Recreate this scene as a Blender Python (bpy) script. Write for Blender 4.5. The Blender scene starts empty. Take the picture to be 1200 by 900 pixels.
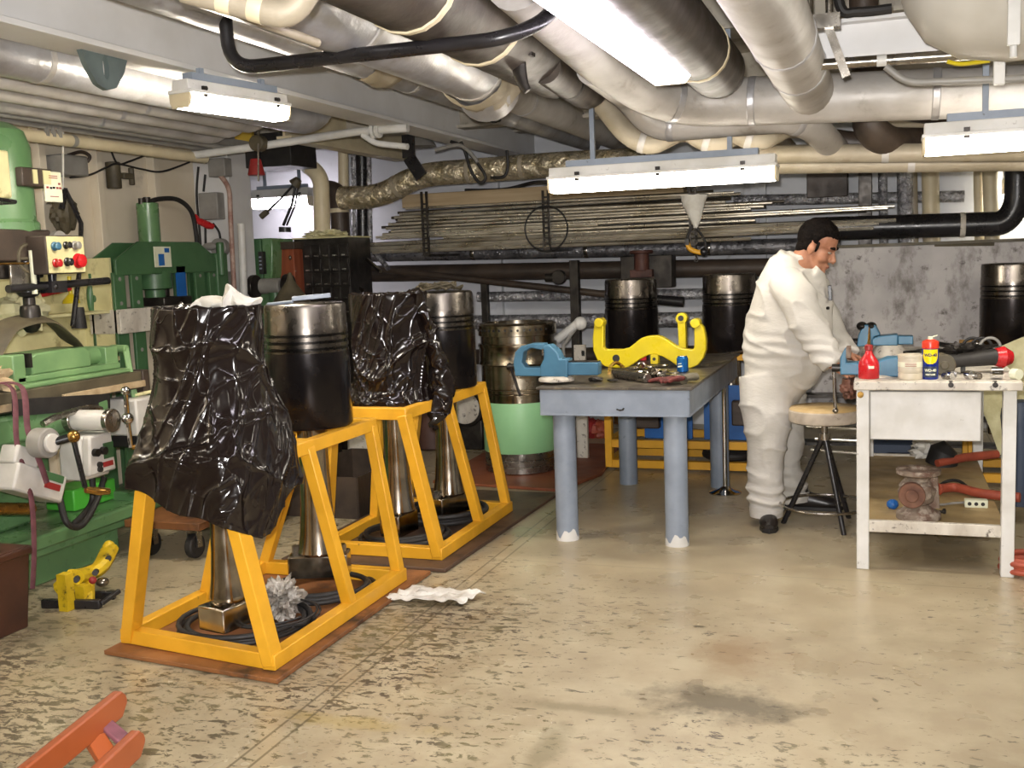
import bpy, math, random
from mathutils import Vector as V, Matrix, noise
random.seed(7)
S = bpy.context.scene
COL = S.collection
PI = math.pi
# ------------------------------------------------------------------ camera
F = 1250.0; RO = .037; CZ = 1.5
_a = 440*math.cos(RO)+160*math.sin(RO); _b = -440*math.sin(RO)+160*math.cos(RO)
TH = math.atan(_b/F); PS = math.atan(_a/(F/math.cos(TH)))
_h = V((-math.sin(PS), math.cos(PS), 0)); _r0 = V((math.cos(PS), math.sin(PS), 0)); _z = V((0, 0, 1))
FW = _h*math.cos(TH)-_z*math.sin(TH); _u0 = _h*math.sin(TH)+_z*math.cos(TH)
RI = _r0*math.cos(RO)-_u0*math.sin(RO); UP = _r0*math.sin(RO)+_u0*math.cos(RO)
CAM = V((0, 0, CZ))
cd = bpy.data.cameras.new('camera'); co = bpy.data.objects.new('camera', cd); COL.objects.link(co)
cd.sensor_width = 36; cd.lens = F/1200*36; cd.clip_start = .05
co.matrix_world = Matrix(((RI.x, UP.x, -FW.x, 0), (RI.y, UP.y, -FW.y, 0), (RI.z, UP.z, -FW.z, CZ), (0, 0, 0, 1)))
S.camera = co
# read a real position in the room off the photograph: the point on a known plane
def ray(x, y): return FW*F+RI*(x-600)+UP*(450-y)
def atz(x, y, Z=0): d = ray(x, y); return CAM+d*((Z-CZ)/d.z)
def aty(x, y, Y): d = ray(x, y); return CAM+d*(Y/d.y)
def atx(x, y, X): d = ray(x, y); return CAM+d*(X/d.x)

# ------------------------------------------------------------------ mesh builder
class MB:
    def __init__(s): s.v = []; s.f = []
    def add(s, vs, fs):
        n = len(s.v); s.v += [V(p) for p in vs]; s.f += [tuple(i+n for i in f) for f in fs]; return s
    def box(s, c, d, rz=0, rx=0, ry=0, taper=1.0):
        m = Matrix.Rotation(rz, 4, 'Z') @ Matrix.Rotation(ry, 4, 'Y') @ Matrix.Rotation(rx, 4, 'X')
        vs = []
        for z in (-.5, .5):
            t = taper if z > 0 else 1
            for x, y in ((-.5, -.5), (.5, -.5), (.5, .5), (-.5, .5)):
                vs.append(V(c)+m @ V((x*d[0]*t, y*d[1]*t, z*d[2])))
        return s.add(vs, [(3, 2, 1, 0), (4, 5, 6, 7), (0, 1, 5, 4), (1, 2, 6, 5), (2, 3, 7, 6), (3, 0, 4, 7)])
    def bb(s, a, b):
        a = V(a); b = V(b); return s.box((a+b)/2, (abs(b.x-a.x), abs(b.y-a.y), abs(b.z-a.z)))
    def bar(s, p, q, w, h, up=(0, 0, 1)):
        p = V(p); q = V(q); t = (q-p).normalized(); up = V(up)
        sd = t.cross(up)
        if sd.length < 1e-4: sd = t.cross(V((1, 0, 0)))
        sd.normalize(); u = sd.cross(t).normalized()
        vs = []
        for c in (p, q):
            for a, b in ((-1, -1), (1, -1), (1, 1), (-1, 1)): vs.append(c+sd*(a*w/2)+u*(b*h/2))
        return s.add(vs, [(0, 1, 2, 3), (7, 6, 5, 4), (4, 5, 1, 0), (5, 6, 2, 1), (6, 7, 3, 2), (7, 4, 0, 3)])
    def tube(s, path, r, n=12, caps=True, sq=None, side=None):
        path = [V(p) for p in path]; N = len(path)
        rs = r if isinstance(r, (list, tuple)) else [r]*N
        T = []
        for i in range(N):
            t = path[min(i+1, N-1)]-path[max(i-1, 0)]
            T.append(t.normalized() if t.length > 1e-9 else V((0, 0, 1)))
        if side is None:
            side = V((0, 0, 1)) if abs(T[0].z) < .9 else V((1, 0, 0))
        sd = V(side)
        vs = []; fs = []
        for i in range(N):
            sd = sd-T[i]*sd.dot(T[i])
            if sd.length < 1e-6: sd = T[i].orthogonal()
            sd.normalize(); u = T[i].cross(sd)
            ri = rs[i]
            a, b = (ri if isinstance(ri, (tuple, list)) else (ri, ri))
            for k in range(n):
                an = 2*PI*k/n; vs.append(path[i]+sd*(a*math.cos(an))+u*(b*math.sin(an)))
        for i in range(N-1):
            for k in range(n):
                k2 = (k+1) % n; fs.append((i*n+k, i*n+k2, (i+1)*n+k2, (i+1)*n+k))
        if caps:
            fs.append(tuple(reversed(range(n)))); fs.append(tuple((N-1)*n+k for k in range(n)))
        return s.add(vs, fs)
    def cyl(s, p, q, r, r2=None, n=20, caps=True): return s.tube([p, q], [r, r if r2 is None else r2], n, caps)
    def lathe(s, prof, c=(0, 0, 0), n=40, axis='Z', close=True):
        c = V(c); vs = []; fs = []
        def P(r, h, an):
            x, y = r*math.cos(an), r*math.sin(an)
            return c+(V((x, y, h)) if axis == 'Z' else V((h, x, y)) if axis == 'X' else V((y, h, x)))
        for r, h in prof:
            for k in range(n): vs.append(P(max(r, 1e-4), h, 2*PI*k/n))
        for i in range(len(prof)-1):
            for k in range(n):
                k2 = (k+1) % n; fs.append((i*n+k, i*n+k2, (i+1)*n+k2, (i+1)*n+k))
        if close:
            fs.append(tuple(reversed(range(n)))); fs.append(tuple((len(prof)-1)*n+k for k in range(n)))
        return s.add(vs, fs)
    def prism(s, poly, d, o=(0, 0, 0), ax=(1, 0, 0), ay=(0, 0, 1)):
        """polygon in the plane of ax, ay through o, thickness d along ax x ay (centred)"""
        o = V(o); ax = V(ax); ay = V(ay); nn = ax.cross(ay).normalized()*(d/2); n = len(poly)
        vs = [o+ax*p[0]+ay*p[1]-nn for p in poly]+[o+ax*p[0]+ay*p[1]+nn for p in poly]
        fs = [tuple(reversed(range(n))), tuple(range(n, 2*n))]+[(i, (i+1) % n, (i+1) % n+n, i+n) for i in range(n)]
        return s.add(vs, fs)
    def ell(s, c, r, nu=20, nv=12, rot=None):
        c = V(c); vs = []; fs = []; m = rot or Matrix.Identity(3)
        vs.append(c+m @ V((0, 0, -r[2])))
        for j in range(1, nv):
            ph = -PI/2+PI*j/nv
            for k in range(nu):
                an = 2*PI*k/nu
                vs.append(c+m @ V((r[0]*math.cos(ph)*math.cos(an), r[1]*math.cos(ph)*math.sin(an), r[2]*math.sin(ph))))
        vs.append(c+m @ V((0, 0, r[2]))); L = len(vs)-1
        for k in range(nu): fs.append((0, 1+(k+1) % nu, 1+k)); fs.append((L, L-nu+k, L-nu+(k+1) % nu))
        for j in range(nv-2):
            for k in range(nu):
                a = 1+j*nu; k2 = (k+1) % nu; fs.append((a+k, a+k2, a+nu+k2, a+nu+k))
        return s.add(vs, fs)
    def torus(s, c, R, r, n=40, m=8, axis='Z', sc=(1, 1, 1)):
        c = V(c); vs = []; fs = []
        for i in range(n):
            A = 2*PI*i/n
            for k in range(m):
                B = 2*PI*k/m; x = (R+r*math.cos(B))*math.cos(A); y = (R+r*math.cos(B))*math.sin(A); z = r*math.sin(B)
                p = V((x, y, z)) if axis == 'Z' else V((z, x, y)) if axis == 'X' else V((y, z, x))
                vs.append(c+V((p.x*sc[0], p.y*sc[1], p.z*sc[2])))
        for i in range(n):
            for k in range(m):
                i2 = (i+1) % n; k2 = (k+1) % m; fs.append((i*m+k, i2*m+k, i2*m+k2, i*m+k2))
        return s.add(vs, fs)
    def xf(s, M):
        s.v = [M @ p for p in s.v]; return s
    def build(s, name, m, parent=None, smooth=30, bevel=0, seg=2, loc=None):
        me = bpy.data.meshes.new(name); me.from_pydata([tuple(p) for p in s.v], [], s.f); me.update()
        o = bpy.data.objects.new(name, me); COL.objects.link(o)
        me.materials.append(m)
        if smooth:
            me.polygons.foreach_set('use_smooth', [True]*len(me.polygons))
            me.set_sharp_from_angle(angle=math.radians(smooth))
        if bevel:
            b = o.modifiers.new('bevel', 'BEVEL'); b.width = bevel; b.segments = seg; b.limit_method = 'ANGLE'; b.angle_limit = math.radians(40)
        if parent: o.parent = parent
        if loc is not None: o.location = loc
        return o

def tag(o, label=None, cat=None, group=None, kind=None):
    for k, x in (('label', label), ('category', cat), ('group', group), ('kind', kind)):
        if x: o[k] = x
    return o
def thing(name, label, cat, loc=(0, 0, 0), rz=0, group=None):
    o = bpy.data.objects.new(name, None); COL.objects.link(o); o.location = loc; o.rotation_euler = (0, 0, rz)
    o.empty_display_size = .1
    return tag(o, label, cat, group)
def solo(name, mb, m, label, cat, group=None, **k):
    """one-mesh thing: origin put at the bottom centre of its bounds"""
    xs = [p.x for p in mb.v]; ys = [p.y for p in mb.v]; zs = [p.z for p in mb.v]
    c = V(((min(xs)+max(xs))/2, (min(ys)+max(ys))/2, min(zs)))
    mb.v = [p-c for p in mb.v]
    return tag(mb.build(name, m, loc=c, **k), label, cat, group)
def struct(name, mb, m, **k): return tag(mb.build(name, m, **k), kind='structure')
def copytree(o, parent=None):
    c = o.copy(); COL.objects.link(c)
    if parent: c.parent = parent
    for ch in list(o.children): copytree(ch, c)
    return c
def fillet(pts, rad, n=7):
    pts = [V(p) for p in pts]; out = [pts[0]]
    for i in range(1, len(pts)-1):
        p = pts[i]; a = (pts[i-1]-p); b = (pts[i+1]-p); rr = min(rad, a.length*.49, b.length*.49)
        a = p+a.normalized()*rr; b = p+b.normalized()*rr
        for k in range(n+1):
            t = k/n; out.append(a*(1-t)**2+p*2*t*(1-t)+b*t*t)
    out.append(pts[-1]); return out
def spline(pts, n=8):
    pts = [V(p) for p in pts]; P = [pts[0]]+pts+[pts[-1]]; out = []
    for i in range(1, len(P)-2):
        a, b, c, d = P[i-1:i+3]
        for k in range(n):
            t = k/n; out.append(.5*((2*b)+(c-a)*t+(2*a-5*b+4*c-d)*t*t+(3*b-a-3*c+d)*t**3))
    out.append(pts[-1]); return out
def realise(o, extra=()):
    """bake an object's modifiers into its mesh"""
    dg = bpy.context.evaluated_depsgraph_get(); dg.update()
    me = bpy.data.meshes.new_from_object(o.evaluated_get(dg)); o.modifiers.clear(); o.data = me
    me.polygons.foreach_set('use_smooth', [True]*len(me.polygons)); return o
def fused(name, mb, m, parent, voxel, smooth=4, disp=None):
    o = mb.build(name, m, parent)
    r = o.modifiers.new('r', 'REMESH'); r.mode = 'VOXEL'; r.voxel_size = voxel
    if smooth:
        q = o.modifiers.new('s', 'SMOOTH'); q.iterations = smooth; q.factor = .5
    realise(o)
    if disp:
        me = o.data
        nn_ = [v.normal.copy() for v in me.vertices]
        for v, n_ in zip(me.vertices, nn_): v.co = v.co+n_*disp(v.co)
        me.update()
    return o

# ------------------------------------------------------------------ materials
def lin(h):
    h = h.lstrip('#'); c = [int(h[i:i+2], 16)/255 for i in (0, 2, 4)]
    return tuple((x/12.92 if x <= .04045 else ((x+.055)/1.055)**2.4) for x in c)+(1,)
class NT:
    def __init__(s, m):
        s.t = m.node_tree; s.n = s.t.nodes
    def new(s, ty, **k):
        n = s.n.new(ty)
        for a, b in k.items():
            if a.startswith('i_'): n.inputs[a[2:].replace('_', ' ')].default_value = b
            else: setattr(n, a, b)
        return n
    def link(s, a, b): s.t.links.new(a, b)
    def noise(s, scale, detail=4, rough=.55, vec=None, stretch=None, dist=0):
        if vec is None:
            vec = s.coord()
        if stretch:
            mp = s.new('ShaderNodeMapping'); mp.inputs['Scale'].default_value = stretch; s.link(vec, mp.inputs[0]); vec = mp.outputs[0]
        n = s.new('ShaderNodeTexNoise'); n.inputs['Scale'].default_value = scale; n.inputs['Detail'].default_value = detail
        n.inputs['Roughness'].default_value = rough; n.inputs['Distortion'].default_value = dist; s.link(vec, n.inputs['Vector']); return n.outputs['Fac']
    def coord(s):
        if not hasattr(s, 'tc'): s.tc = s.new('ShaderNodeTexCoord')
        return s.tc.outputs['Object']
    def ramp(s, fac, a, b, ca=0, cb=1):
        r = s.new('ShaderNodeMapRange'); r.inputs['From Min'].default_value = a; r.inputs['From Max'].default_value = b
        r.inputs['To Min'].default_value = ca; r.inputs['To Max'].default_value = cb; s.link(fac, r.inputs['Value']); return r.outputs[0]
    def mix(s, fac, a, b, mode='MIX'):
        m = s.new('ShaderNodeMix', data_type='RGBA', blend_type=mode)
        for k, x in ((0, fac), (6, a), (7, b)):
            if isinstance(x, (int, float, tuple)): m.inputs[k].default_value = x
            else: s.link(x, m.inputs[k])
        return m.outputs[2]
    def math(s, op, a, b=0, c=0):
        m = s.new('ShaderNodeMath', operation=op)
        for k, x in enumerate((a, b, c)):
            if isinstance(x, (int, float)): m.inputs[k].default_value = x
            else: s.link(x, m.inputs[k])
        return m.outputs[0]
    def bump(s, h, strength, dist, bsdf, prev=None):
        b = s.new('ShaderNodeBump'); b.inputs['Strength'].default_value = strength; b.inputs['Distance'].default_value = dist
        s.link(h, b.inputs['Height'])
        if prev is not None: s.link(prev, b.inputs['Normal'])
        if bsdf: s.link(b.outputs[0], bsdf.inputs['Normal'])
        return b.outputs[0]
def newmat(name):
    m = bpy.data.materials.new(name); m.use_nodes = True; N = NT(m); B = N.n['Principled BSDF']; return m, N, B
def pm(name, c, rough=.5, metal=0, c2=None, sc=6, lo=.4, hi=.65, bump=0, bsc=30, stretch=None, dirt=None, dsc=9, dlo=.58, dhi=.7, rvar=.1, coat=0, spec=.5, bstretch=None, bdist=.02):
    m, N, B = newmat(name); col = lin(c)
    B.inputs['Metallic'].default_value = metal; B.inputs['Roughness'].default_value = rough
    B.inputs['Specular IOR Level'].default_value = spec
    if coat: B.inputs['Coat Weight'].default_value = coat; B.inputs['Coat Roughness'].default_value = .12
    out = col
    if c2:
        f = N.ramp(N.noise(sc, stretch=stretch), lo, hi); out = N.mix(f, col, lin(c2))
    if dirt:
        f = N.ramp(N.noise(dsc, 8, .65), dlo, dhi); out = N.mix(f, out, lin(dirt))
    if isinstance(out, tuple): B.inputs['Base Color'].default_value = out
    else: N.link(out, B.inputs['Base Color'])
    if rvar: N.link(N.ramp(N.noise(sc*1.7), .3, .7, max(.03, rough-rvar), min(1, rough+rvar)), B.inputs['Roughness'])
    if bump: N.bump(N.noise(bsc, 5, stretch=bstretch), bump, bdist, B)
    return m
def emit(name, c, st):
    m, N, B = newmat(name); B.inputs['Base Color'].default_value = lin(c); B.inputs['Emission Color'].default_value = lin(c)
    B.inputs['Emission Strength'].default_value = st; return m

M = {}
M['grey_paint'] = pm('grey_paint', '#8b95a3', .45, 0, '#7b8592', 5, dirt='#4d4f52', dsc=14, dlo=.66, dhi=.74)
M['lug'] = pm('lug', '#5d6a68', .5, 0, '#4f5a58', 6)
M['white_paint'] = pm('white_paint', '#d9d8d4', .45, 0, '#c6c4bd', 5, dirt='#6b6052', dsc=16, dlo=.66, dhi=.76)
M['white_worn'] = pm('white_worn', '#d3cdc0', .5, 0, '#b3aa9c', 8, dirt='#4a4038', dsc=30, dlo=.57, dhi=.7, stretch=(1, 1, .5))
M['wall'] = pm('wall', '#e2d7c2', .5, 0, '#d4c7ae', 1.2, dirt='#8c8273', dsc=3, dlo=.66, dhi=.85)
M['wall_back'] = pm('wall_back', '#dadce0', .5, 0, '#c8cace', 1.2, dirt='#8c8880', dsc=4, dlo=.62, dhi=.8)
M['cream'] = pm('cream', '#dccfae', .45, 0, '#cbbd9b', 4, dirt='#8b7753', dsc=8, dlo=.66, dhi=.8)
M['ceiling'] = pm('ceiling', '#b5aea0', .7, 0, '#8f877a', 2, dirt='#544b40', dsc=5, dlo=.55, dhi=.75)
M['beam'] = pm('beam', '#e0dfde', .5, 0, '#d3d1ce', 2, dirt='#96928a', dsc=5, dlo=.66, dhi=.85)
M['lag'] = pm('lag', '#c3bfba', .5, .15, '#aaa49c', 3, bump=.35, bsc=11, dirt='#857b6e', dsc=6, dlo=.6, dhi=.8)
M['lag_silver'] = pm('lag_silver', '#c9c9cc', .38, .55, '#aaa6a4', 4, bump=.35, bsc=9, dirt='#8b8377', dsc=5, dlo=.6, dhi=.8)
M['lag_tan'] = pm('lag_tan', '#aba08c', .55, .1, '#948973', 4, bump=.3, bsc=10, dirt='#7d6c52', dsc=7, dlo=.6, dhi=.8)
M['dark_duct'] = pm('dark_duct', '#544c43', .45, .15, '#3d3731', 5, bump=.25, bsc=7, dirt='#6b5d4e', dsc=5, dlo=.55, dhi=.78)
M['brown_pipe'] = pm('brown_pipe', '#4b3f35', .5, .1, '#362d27', 5, bump=.15)
M['black_paint'] = pm('black_paint', '#1b1a1b', .3, 0, '#262426', 6)
M['black_rubber'] = pm('black_rubber', '#1d1b1a', .6, 0, '#2a2725', 8)
M['steel'] = pm('steel', '#a9a49c', .25, .95, '#8a8379', 8)
M['rod_steel'] = pm('rod_steel', '#dcd6c8', .3, .75, '#b9b09c', 2.2, .45, .6)
M['rod_shade'] = pm('rod_shade', '#5a5245', .4, .6, '#3c362e', 2.2, .45, .6)  # rear rack rods: shade of the gaps and dirt painted into the colour
M['polished'] = pm('polished', '#b9b0a2', .17, 1, '#8f867a', 7, rvar=.06)
M['chrome'] = pm('chrome', '#d0d0d2', .08, 1, rvar=.03)
M['crown'] = pm('crown', '#77716a', .28, 1, '#4c4742', 6, rvar=.08, stretch=(1, 1, .4))
M['ring'] = pm('ring', '#2c2a28', .3, .9, '#1d1b1a', 6, rvar=.06)
M['skirt'] = pm('skirt', '#332e2d', .24, .75, '#221f20', 5, rvar=.07, stretch=(1, 1, .3))
M['dark_metal'] = pm('dark_metal', '#45413d', .4, .7, '#2c2927', 10)
M['yellow'] = pm('yellow', '#e3a82a', .42, 0, '#d29a22', 5, dirt='#6a4a18', dsc=16, dlo=.68, dhi=.76)
M['bright_yellow'] = pm('bright_yellow', '#cdb91c', .32, 0, '#bda916', 5, dirt='#6b5f1a', dsc=16, dlo=.7, dhi=.78)
M['green'] = pm('green', '#62875a', .32, 0, '#54774e', 4, dirt='#37402f', dsc=8, dlo=.62, dhi=.76)
M['light_green'] = pm('light_green', '#7d9f6c', .35, 0, '#6c8f60', 4, dirt='#4a5a3f', dsc=10, dlo=.66, dhi=.78)
M['dark_green'] = pm('dark_green', '#456a45', .4, 0, '#3a5c3b', 4, dirt='#2a382a', dsc=10, dlo=.66, dhi=.78)
M['liner_green'] = pm('liner_green', '#8fc38e', .45, 0, '#86b985', 3)
M['blue'] = pm('blue', '#467590', .42, 0, '#3a657e', 6, dirt='#2b3a45', dsc=14, dlo=.64, dhi=.74)
M['deep_blue'] = pm('deep_blue', '#1f62ad', .4, 0, '#1a5596', 4)
M['navy'] = pm('navy', '#2d3a4f', .5, 0, '#263145', 4)
M['red'] = pm('red', '#c32328', .28, 0, '#ad1d22', 6)
M['dull_red'] = pm('dull_red', '#9c2b2a', .5, 0, '#7f2422', 6)
M['rust'] = pm('rust', '#857768', .75, .1, '#64483a', 14, bump=.4, bsc=40, dirt='#a79a8b', dsc=18, dlo=.5, dhi=.62)
M['wood'] = pm('wood', '#b8a382', .6, 0, '#a28c6a', 3, stretch=(.3, 6, 6))
M['plywood'] = pm('plywood', '#8b5a32', .55, 0, '#6d4426', 2.5, dirt='#2e2119', dsc=4, dlo=.52, dhi=.68)
M['plywood_dark'] = pm('plywood_dark', '#57402f', .55, 0, '#45332a', 2.5, dirt='#2a211b', dsc=4, dlo=.52, dhi=.68)
M['orange_wood'] = pm('orange_wood', '#83401d', .45, 0, '#733616', 3, stretch=(1, 1, 1), dirt='#6f4a3a', dsc=5, dlo=.62, dhi=.75)
M['board_red'] = pm('board_red', '#9a5233', .5, 0, '#7f3d27', 3, stretch=(8, 8, .4))
M['brown_bin'] = pm('brown_bin', '#4a2d22', .4, 0, '#3a231c', 4)
M['purple'] = pm('purple', '#6d4148', .75, 0, '#593239', 20)
M['cloth_white'] = pm('cloth_white', '#dedbd2', .9, 0, '#c9c4b8', 12, bump=.3, bsc=25)
M['cloth_cream'] = pm('cloth_cream', '#dcd6ac', .9, 0, '#c9c193', 10, bump=.3, bsc=25)
M['coverall'] = pm('coverall', '#c2beb7', .9, 0, '#b8b4ab', 4, bump=.3, bsc=9, bstretch=(1, 1, 2.2), bdist=.03, spec=.15)
M['skin'] = pm('skin', '#a3745a', .5, 0, '#8f6048', 18, spec=.35)
M['hair'] = pm('hair', '#0c0908', .75, 0, '#15100d', 40, bump=.6, bsc=70, spec=.08)
M['leather'] = pm('leather', '#1d1918', .35, 0, '#29231f', 12)
M['seat_top'] = pm('seat_top', '#c7ad7e', .5, 0, '#b0935f', 8)
M['seat_side'] = pm('seat_side', '#bdb1a0', .6, 0, '#9c8f80', 8, dirt='#5e5248', dsc=14, dlo=.6, dhi=.72)
M['ply_tan'] = pm('ply_tan', '#b29a6e', .55, 0, '#8f7a52', 5)
M['powerbox'] = pm('powerbox', '#cfccc6', .4, 0, '#bdb9b2', 6, dirt='#c08a3a', dsc=9, dlo=.68, dhi=.74)
M['copper'] = pm('copper', '#b08a4a', .25, .9, '#8d6a36', 8)
M['khaki_panel'] = pm('khaki_panel', '#d9d2a0', .5, 0, '#c3bb8a', 4, dirt='#8d8358', dsc=6)
M['foil'] = pm('foil', '#d8ccb2', .3, .65, '#b3a582', 12, bump=1, bsc=7, bdist=.09)
M['foil_silver'] = pm('foil_silver', '#c9c9cc', .28, .65, '#8d8b90', 12, bump=.9, bsc=22, bdist=.04)
M['foil_dark'] = pm('foil_dark', '#98979a', .32, .6, '#5f5e62', 9, bump=.6, bsc=22, bdist=.03)
M['orange_rubber'] = pm('orange_rubber', '#a8503a', .5, 0, '#8f412f', 9)
M['grey_box'] = pm('grey_box', '#93908a', .45, 0, '#83807a', 6)
M['tank'] = pm('tank', '#c6c2b8', .5, 0, '#b7b2a6', 3, dirt='#55504a', dsc=8, dlo=.72, dhi=.76)
M['drab'] = pm('drab', '#5b5340', .6, 0, '#463f30', 6)
M['paper'] = pm('paper', '#dfe0c8', .6, 0, '#d2d2b6', 5)
M['glove'] = pm('glove', '#6b2a24', .8, 0, '#4d2320', 20, bump=.3, bsc=60)
M['glove_cuff'] = pm('glove_cuff', '#6a6353', .85, 0, '#55503f', 20)
M['lime'] = pm('lime', '#4fae3a', .45)
M['clear_bag'] = pm('clear_bag', '#8a8278', .2, .3, '#c9c5bc', 20, bump=.9, bsc=40)
M['magenta'] = pm('magenta', '#7a2a35', .5)

def plastic():
    m, N, B = newmat('black_plastic'); 
    B.inputs['Base Color'].default_value = lin('#1a1311'); B.inputs['Roughness'].default_value = .16; B.inputs['Specular IOR Level'].default_value = .5
    r1 = N.math('POWER', N.math('SUBTRACT', 1, N.math('ABSOLUTE', N.math('SUBTRACT', N.math('MULTIPLY', N.noise(2.6, 1, .4, dist=.8), 2), 1))), 22)
    r2 = N.math('POWER', N.math('SUBTRACT', 1, N.math('ABSOLUTE', N.math('SUBTRACT', N.math('MULTIPLY', N.noise(6, 1, .4, dist=1.0), 2), 1))), 24)
    n1 = N.bump(r1, .5, .02, None); N.bump(r2, .3, .008, B, n1); return m
M['plastic'] = plastic()

def floor_mat():
    m, N, B = newmat('deck_paint'); co_ = N.coord()
    base = N.mix(N.ramp(N.noise(.9, 4), .35, .65), lin('#aa9c80'), lin('#988a70'))
    base = N.mix(N.ramp(N.noise(5, 6, .6), .4, .75), base, lin('#b3a88c'))
    sx = N.new('ShaderNodeSeparateXYZ'); N.link(co_, sx.inputs[0]); X, Y = sx.outputs[0], sx.outputs[1]
    # worn chips: fine streaky spots, thicker where the traffic is
    area = N.noise(.62, 3, .5)
    near = N.ramp(Y, 2.6, 6.0, .075, -.03); left = N.ramp(X, -3, -.2, .035, -.03)
    bias = N.math('ADD', N.math('ADD', near, left), N.ramp(area, .3, .7, -.07, .11))
    mp = N.new('ShaderNodeMapping'); mp.inputs['Rotation'].default_value = (0, 0, -.25); mp.inputs['Scale'].default_value = (1, 1.9, 1); N.link(co_, mp.inputs[0])
    sp = N.noise(16, 8, .68, vec=mp.outputs[0], dist=.5)
    chips = N.ramp(N.math('ADD', sp, bias), .622, .655)
    sp2 = N.noise(38, 6, .72, dist=.2); chips2 = N.ramp(N.math('ADD', sp2, N.math('MULTIPLY', bias, .8)), .665, .70)
    chips = N.math('MAXIMUM', chips, N.math('MULTIPLY', chips2, .8))
    chipcol = N.mix(N.ramp(N.noise(2.2, 3), .4, .62), lin('#4f4738'), lin('#6d6649'))
    chipcol = N.mix(N.ramp(N.noise(3.1, 3), .5, .66), chipcol, lin('#453a33'))
    out = N.mix(N.math('MULTIPLY', chips, .88), base, chipcol)
    # rusty stain and oil smears at their own places
    def spot(x, y, rx, ry, c, k, sc=3):
        nonlocal out
        dx = N.math('MULTIPLY', N.math('SUBTRACT', X, x), 1/rx); dy = N.math('MULTIPLY', N.math('SUBTRACT', Y, y), 1/ry)
        d = N.math('SQRT', N.math('ADD', N.math('MULTIPLY', dx, dx), N.math('MULTIPLY', dy, dy)))
        d = N.math('ADD', d, N.ramp(N.noise(sc, 6, .7), .2, .8, -.75, .75))
        out = N.mix(N.math('MULTIPLY', N.ramp(d, 1, .35), k), out, lin(c))
    p = atz(868, 765); spot(p.x, p.y, .22, .28, '#7d5a35', .45)
    p = atz(850, 825); spot(p.x, p.y, .33, .17, '#4f4636', .75, 6)
    p = atz(680, 830); spot(p.x, p.y, .3, .05, '#6b6347', .5, 6)
    p = atz(640, 880); spot(p.x, p.y, .06, .28, '#6b6347', .5, 6)
    p = atz(760, 690); spot(p.x, p.y, .3, .3, '#8d8069', .5)
    p = atz(1120, 650); spot(p.x, p.y, .4, .3, '#8a7e64', .3)
    p = atz(400, 845); spot(p.x, p.y, .35, .06, '#a08a3c', .35, 7)
    p = atz(80, 730); spot(p.x, p.y, .6, .5, '#6f6654', .4)
    # deck-plate seams
    def seam(co1, at, w, c='#5c5340', k=.7):
        nonlocal out
        d = N.math('ABSOLUTE', N.math('SUBTRACT', co1, at)); out = N.mix(N.math('MULTIPLY', N.ramp(d, w, w*.4), k), out, lin(c))
    for x in (atz(397, 797).x, atz(690, 575).x, .75, -4.2): seam(X, x, .007)
    for y in (2.45, 4.95, 7.4): seam(Y, y, .007, k=.35)
    N.link(out, B.inputs['Base Color'])
    N.link(N.ramp(N.noise(3, 4), .3, .7, .22, .42), B.inputs['Roughness'])
    B.inputs['Specular IOR Level'].default_value = .45
    N.bump(N.noise(5, 3), .12, .02, B); return m
M['floor'] = floor_mat()

def dirty_panel():
    m, N, B = newmat('stained_steel_plate')
    base = N.mix(N.ramp(N.noise(2.5, 4), .35, .65), lin('#b3aeab'), lin('#979290'))
    base = N.mix(N.ramp(N.noise(5, 7, .7, stretch=(1, 1, .55)), .5, .66), base, lin('#5f5750'))
    base = N.mix(N.ramp(N.noise(14, 5, .6), .6, .72), base, lin('#4c443e')); N.link(base, B.inputs['Base Color']); B.inputs['Roughness'].default_value = .5; return m
M['dirty_panel'] = dirty_panel()
LAMP = emit('lamp_glow', '#fff6e6', 16.0)
LAMPB = emit('lamp_glow_bright', '#fff4e0', 55.0)
FILL_OUT = emit('fill_glow_unseen', '#fff6e6', 8.0)  # glow of the added fill lamps out of view
FILL_AISLE = emit('fill_glow_aisle', '#fff4e4', 34.0)  # glow of the unseen lamps added to brighten the left side
LAMPW = emit('lamp_glow_cool', '#fdf4ff', 14.0)
# ================================================================== the room
struct('floor', MB().bb((-8, -3.2, -.1), (4.2, 10, 0)), M['floor'])
struct('ceiling', MB().bb((-8, -3.2, 2.85), (4.2, 10, 2.95)), M['ceiling'])
wl = MB().bb((-5.2, -3.2, 0), (-5.1, 7.2, 2.85))
for y in (3.0, 3.9, 4.8, 5.5, 6.02, 6.62): wl.bb((-5.1, y-.03, 0), (-5.03, y+.03, 2.85))
struct('wall_left', wl, M['wall'], bevel=.004)
wb = MB().bb((-8, 9.4, 0), (4.2, 9.5, 2.85))
for x in (-6.6, -4.95, -3.4, -2.2, -1.0, .1, 1.2): wb.bb((x-.03, 9.33, 0), (x+.03, 9.4, 2.85))
struct('wall_back', wb, M['wall_back'], bevel=.004)
struct('wall_right', MB().bb((4.1, -3.2, 0), (4.2, 9.4, 2.85)), M['wall_back'])
struct('wall_rear', MB().bb((-8, -3.3, 0), (4.2, -3.2, 2.85)), M['wall'])
struct('wall_far_left', MB().bb((-8, 7.2, 0), (-7.9, 9.4, 2.85)), M['wall'])
# column at the end of the left wall
cl = MB().bb((-5.1, 7.15, 0), (-4.78, 7.45, 2.85))
struct('trim_1', cl, M['beam'], bevel=.006)
# the big ceiling girder
gb = MB().bb((-3.14, -3.2, 2.4), (-2.93, 9.4, 2.425)).bb((-3.045, -3.2, 2.425), (-3.025, 9.4, 2.85))
struct('trim_2', gb, M['beam'], bevel=.003)
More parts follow.
